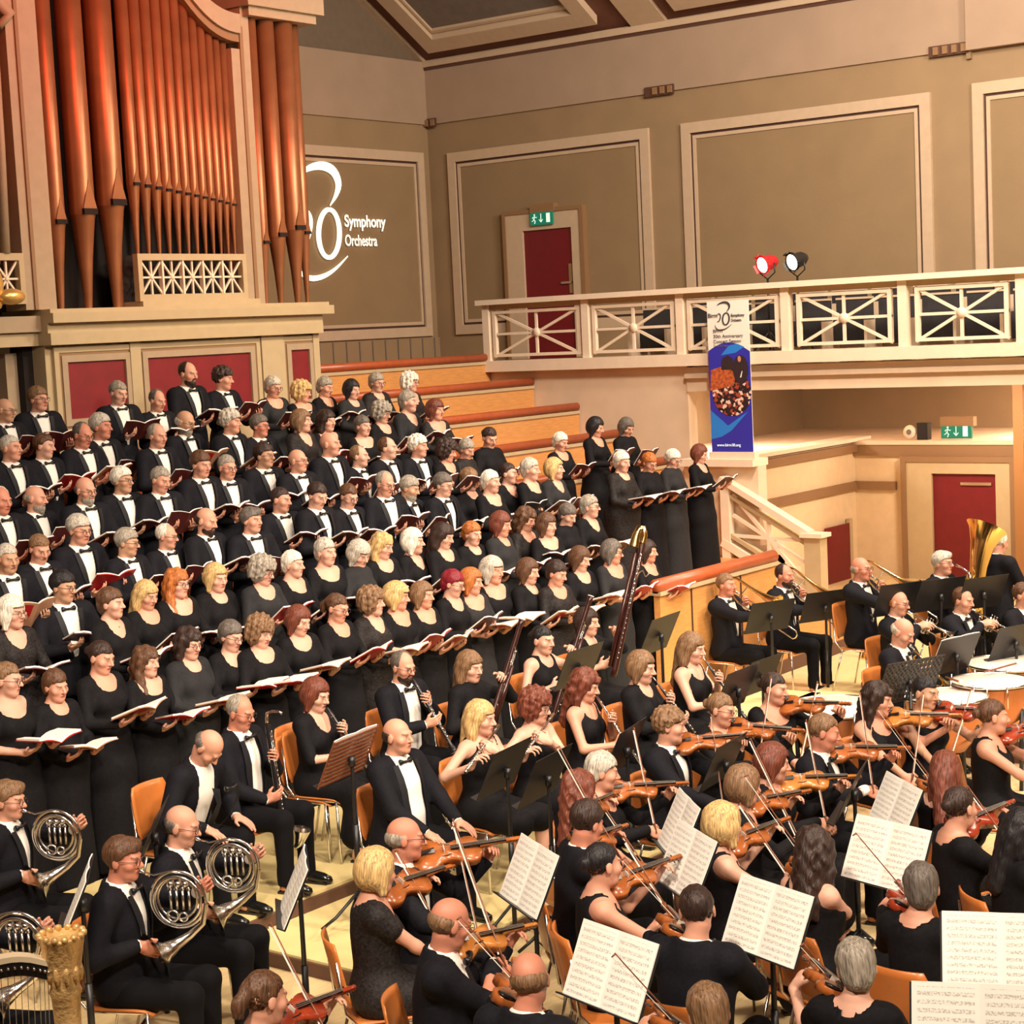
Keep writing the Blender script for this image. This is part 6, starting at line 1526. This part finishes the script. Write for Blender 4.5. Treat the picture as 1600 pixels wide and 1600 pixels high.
# ---- music stands: x, y of the desk, desk height, floor, facing of its player, kind, sheets, label
ST = [
(122, 1405, 1.12, 0, 99, 'stand', 1, 'black music stand with white sheets seen edge-on beside the brown-haired horn player'),
(236, 1302, 1.15, 0, 92, 'stand', 0, 'black music stand seen edge-on behind the bald horn player'),
(462, 1385, .95, 0, 98, 'stand', 1, 'long white music sheets on a stand seen edge-on in front of the riser'),
(545, 1182, 1.02, .2, 62, 'lattice', 1, 'slatted wooden music stand in front of the clarinet woman'),
(788, 1200, 1.0, .1, 62, 'stand', 0, 'black music stand below the blonde flute player'),
(852, 1212, 1.0, .1, 62, 'stand', 0, 'black music stand below the second flute player'),
(975, 1168, 1.0, .1, 66, 'stand', 0, 'black music stand on silver pole under the auburn-haired alto flute player'),
(905, 1040, 1.05, .2, 55, 'stand', 0, 'black music stand between the two bassoon players'),
(1030, 990, 1.12, .2, 58, 'stand', 0, 'black music stand below the contrabassoon beside the fair oboist'),
(1150, 1075, 1.0, .2, 56, 'stand', 0, 'black music stand in front of the fair-haired oboist'),
(1188, 1055, .95, 0, 52, 'stand', 0, 'black music stand beside the trombone player shoes'),
(1062, 1290, .98, 0, 98, 'stand', 1, 'tilted stand of white music seen edge-on beside the blonde bobbed violinist'),
(828, 1368, 1.02, 0, 112, 'stand', 1, 'music stand with open pages in the middle of the viola desks'),
(1074, 1345, 1.02, 0, 108, 'stand', 1, 'music stand with open pages below the blonde bobbed violinist'),
(955, 1515, 1.05, 0, 128, 'stand', 1, 'biggest open white music pages at the bottom edge'),
(1200, 1438, 1.05, 0, 124, 'stand', 1, 'music stand with open pages before the long dark-haired violinist'),
(1385, 1335, 1.05, 0, 128, 'stand', 1, 'music stand with open pages behind the dark grey-haired violinist'),
(1398, 1262, .95, 0, 102, 'stand', 1, 'curling white music page seen edge-on above the open pages'),
(1565, 1490, 1.1, 0, 165, 'stand', 1, 'cream music pages near the bottom corner on a black stand'),
(1532, 1612, 1.2, 0, 165, 'stand', 1, 'lower cream music pages at the bottom edge beside the corner'),
(1203, 962, 1.0, 0, 28, 'stand', 0, 'flat black music stand between the two trombone players'),
(1288, 946, 1.0, 0, 26, 'stand', 0, 'flat black music stand beside the bearded trombone player'),
(1405, 935, 1.0, .2, 25, 'stand', 0, 'black music stand below the bald trombone player'),
(1468, 928, 1.02, .2, 25, 'stand', 0, 'black music stand below the tuba'),
(1535, 925, 1.02, .2, 25, 'stand', 0, 'black music stand below the standing white-haired man'),
(1492, 1022, 1.0, 0, 38, 'stand', 1, 'black music stand in front of the trumpet player with raised trumpet'),
(1585, 1002, 1.0, 0, 32, 'stand', 0, 'black music stand at the picture edge above the timpani'),
(1130, 1190, .95, 0, 60, 'stand', 0, 'black music stand in the middle of the violin desks'),
(1330, 1235, .95, 0, 70, 'stand', 0, 'black music stand behind the auburn-bobbed violinist'),
]
for i, (x, y, zd, fz, g, kind, sh, lb) in enumerate(ST):
    q = onZ(x, y, fz + zd); phi = facing(g) ; M = TM((q.x, q.y, fz + zd - 1.05), rz=phi)
    put(kind, M, lb, 'music stands')
    M2 = M
    if sh: put('sheets', M @ DESK, 'open sheet music, ' + cut(lb, 12), 'sheet music')
# perforated stand
e = empty('perforated_stand', TM(onZ(1422, 1062, 1.0) - Vector((0, 0, 1.0)), rz=facing(30)), 'black perforated music stand with a wide desk in front of the timpani', 'music stand')
mb = MB()
for i in range(13):
    for j in (0, 1): pass
D2 = Matrix.Translation((0, 0, 1.0)) @ Matrix(((1, 0, 0, 0), (0, -.42, .907, 0), (0, .907, .42, 0), (0, 0, 0, 1)))
for i in range(14): mb.box((-.28 + i * .043 - .013, -.18, -.003), (-.28 + i * .043 + .013, .18, .003), D2)
for j in range(8): mb.box((-.29, -.18 + j * .05 - .015, -.003), (.29, -.18 + j * .05 + .015, .003), D2)
mb.build('perforated_desk', BLACK, e); MB().tube([(0, 0, .03), (0, 0, 1.0)], .014, 8).build('pole', BLACK, e)
for k in range(3): a = k * 2.094; MB().tube([(0, 0, .25), (.3 * math.cos(a), .3 * math.sin(a), .008)], .010, 6).build('leg', BLACK, e)
# ---- timpani
COP = mat('copper_kettle', (.50, .20, .09), .28, .85, noise=.1); SKINM = mat('drum_skin', (.80, .70, .60), .55, noise=.03)
for i, (x, y, z, r, lb) in enumerate(((1308, 1104, .82, .40, 'widest timpani drum, behind the violins and below the trombones'), (1478, 1088, .82, .31, 'timpani drum just behind the black-haired violinist'), (1548, 1064, .85, .31, 'timpani drum with stick lying on it near the picture edge'), (1580, 1036, .85, .36, 'rear timpani drum at the picture edge'))):
    q = onZ(x, y, z); e = empty('timpani', TM((q.x, q.y, 0)), lb, 'drum', 'timpani')
    MB().lathe([(0, z - .45), (r * .45, z - .42), (r * .8, z - .28), (r * .97, z - .1), (r, z - .02)], 28).build('kettle', COP, e)
    MB().lathe([(0, z + .003), (r * .98, z + .003), (r * .985, z - .01)], 28).build('drum_head', SKINM, e)
    MB().ring((0, 0, z), r + .008, .011, 32, 6).build('rim', CHROME, e)
    for k in range(8): a = k * math.pi / 4; MB().tube([((r + .02) * math.cos(a), (r + .02) * math.sin(a), z + .03), ((r + .02) * math.cos(a), (r + .02) * math.sin(a), z - .16)], .007, 6).build('tension_rod', CHROME, e)
    for k in range(3): a = k * 2.1 + .4; MB().tube([(r * .85 * math.cos(a), r * .85 * math.sin(a), z - .2), (r * .8 * math.cos(a), r * .8 * math.sin(a), .0)], .018, 8).build('leg', BLACK, e)
for (x1, y1, x2, y2, lb) in ((1478, 1058, 1502, 1066, 'white felt drum stick lying on the timpani by the perforated stand'), (1538, 1050, 1590, 1036, 'pair of red-brown sticks lying across the rear timpani')):
    a, b = onZ(x1, y1, .89), onZ(x2, y2, .89); e = empty('drum_stick', TM(a), lb, 'stick')
    MB().tube([(0, 0, 0), b - a], .008, 6).build('shaft', BOWW, e); MB().ell(tuple(b - a), (.022, .022, .022), 10, 7).build('felt_head', PAPER, e)
# gold mute standing beside the third trombone
q = onZ(1357, 1008, .0 + .15); e = empty('trombone_mute', TM((q.x, q.y, .0)), 'tall yellow brass mute standing beside the bald trombone player', 'mute')
MB().lathe([(0, 0), (.09, 0), (.085, .02), (.05, .12), (.032, .28), (.035, .34), (0, .34)], 16).build('cone', BRASS, e); MB().lathe([(.034, .30), (.038, .31), (.034, .33)], 14).build('cork', BOWW, e)
# ---- harp
hx = atd(96, 1462, 6.35); bz_ = hx.z
e = empty('concert_harp', TM((hx.x, hx.y, 0), rz=facing(-68)), 'gilt concert harp with carved crown at the bottom corner below the horn players', 'harp')
GO = mat('harp_gold_leaf', (.78, .50, .20), .32, .35, noise=.2, nscale=20, bump=.6, bscale=60); HB = mat('harp_sound_board', (.42, .25, .10), .35, noise=.15, nscale=6); HW = mat('harp_rim_cream', (.75, .62, .42), .35)
zt_ = bz_
MB().lathe([(0, .12), (.09, .12), (.10, .2), (.06, .3), (.045, .5), (.045, zt_ - .42), (.062, zt_ - .40), (.062, zt_ - .37), (.045, zt_ - .35), (.050, zt_ - .22), (.058, zt_ - .20), (.05, zt_ - .18), (.066, zt_ - .08), (.078, zt_ - .01), (.082, zt_), (.072, zt_ + .005), (.06, zt_ - .012), (0, zt_ - .015)], 22).build('column', GO, e)
cr_ = MB()
for k in range(14): a = k * math.pi / 7; cr_.ell((.076 * math.cos(a), .076 * math.sin(a), zt_ + .006), (.014, .014, .013), 7, 5)
for k in range(10):
    a = k * math.pi / 5; cr_.ell((.056 * math.cos(a), .056 * math.sin(a), zt_ - .13), (.014, .014, .035), 6, 5)
cr_.build('crown', GO, e)
nk = [(0, -.04, zt_ - .10), (0, -.16, zt_ - .05), (0, -.30, zt_ - .07), (0, -.45, zt_ - .20), (0, -.62, zt_ - .38), (0, -.76, zt_ - .42), (0, -.84, zt_ - .50)]
for _ in range(2):
    nk = [nk[0]] + [tuple(nk[i][j] * w1 + nk[i + 1][j] * (1 - w1) for j in range(3)) for i in range(len(nk) - 1) for w1 in (.75, .25)] + [nk[-1]]
for z_, m_, nm_, wd in ((0, EBONY, 'neck', .05), (.045, HW, 'neck_edge', .055)):
    vs = []; fs = []
    for (a_x, a_y, a_z) in nk:
        for dx in (-wd / 2, wd / 2): vs += [(dx, a_y, a_z - (.05 if z_ == 0 else -.0) ), (dx, a_y, a_z + (.0 if z_ == 0 else .02))]
    for i in range(len(nk) - 1):
        o_ = 4 * i; fs += [(o_, o_ + 1, o_ + 5, o_ + 4), (o_ + 2, o_ + 6, o_ + 7, o_ + 3), (o_ + 1, o_ + 3, o_ + 7, o_ + 5), (o_, o_ + 4, o_ + 6, o_ + 2)]
    fs += [(0, 2, 3, 1), (4 * len(nk) - 4, 4 * len(nk) - 3, 4 * len(nk) - 1, 4 * len(nk) - 2)]
    MB().add(vs, fs).build(nm_, m_, e)
pn = MB(); sg = MB()
def nz_(t):
    k = t * (len(nk) - 1); i = min(int(k), len(nk) - 2); f = k - i; return [nk[i][j] + (nk[i + 1][j] - nk[i][j]) * f for j in range(3)]
for i in range(36):
    t = .06 + .88 * i / 35; p = nz_(t); pn.ell((.03, p[1], p[2] - .02), (.006, .006, .006), 6, 4); b0 = (0, -.06 - .70 * t, .22 + (zt_ - .72) * t ** 1.2)
    sg.bar((.0, p[1], p[2] - .04), (0, b0[1], b0[2]), .0022, .0022)
pn.build('tuning_pins', SILVER, e); sg.build('strings', STRG, e)
MB().add([(-.03, -.06, .14), (.03, -.06, .14), (-.14, -.22, .14), (.14, -.22, .14), (-.03, -.80, zt_ - .50), (.03, -.80, zt_ - .50), (-.06, -.88, zt_ - .52), (.06, -.88, zt_ - .52)], [(0, 1, 5, 4), (2, 6, 7, 3), (0, 4, 6, 2), (1, 3, 7, 5), (0, 2, 3, 1), (4, 5, 7, 6)]).build('sound_box', HB, e)
MB().add([(-.15, -.02, .0), (.15, -.02, .0), (-.17, -.30, .0), (.17, -.30, .0), (-.12, -.0, .13), (.12, 0, .13), (-.14, -.28, .14), (.14, -.28, .14)], [(0, 2, 3, 1), (4, 5, 7, 6), (0, 1, 5, 4), (2, 6, 7, 3), (0, 4, 6, 2), (1, 3, 7, 5)]).build('base', GO, e)
for o in list(PROTO.values()):
    if not o[1]:
        for ch in list(o[0].children): bpy.data.objects.remove(ch)
        bpy.data.objects.remove(o[0])
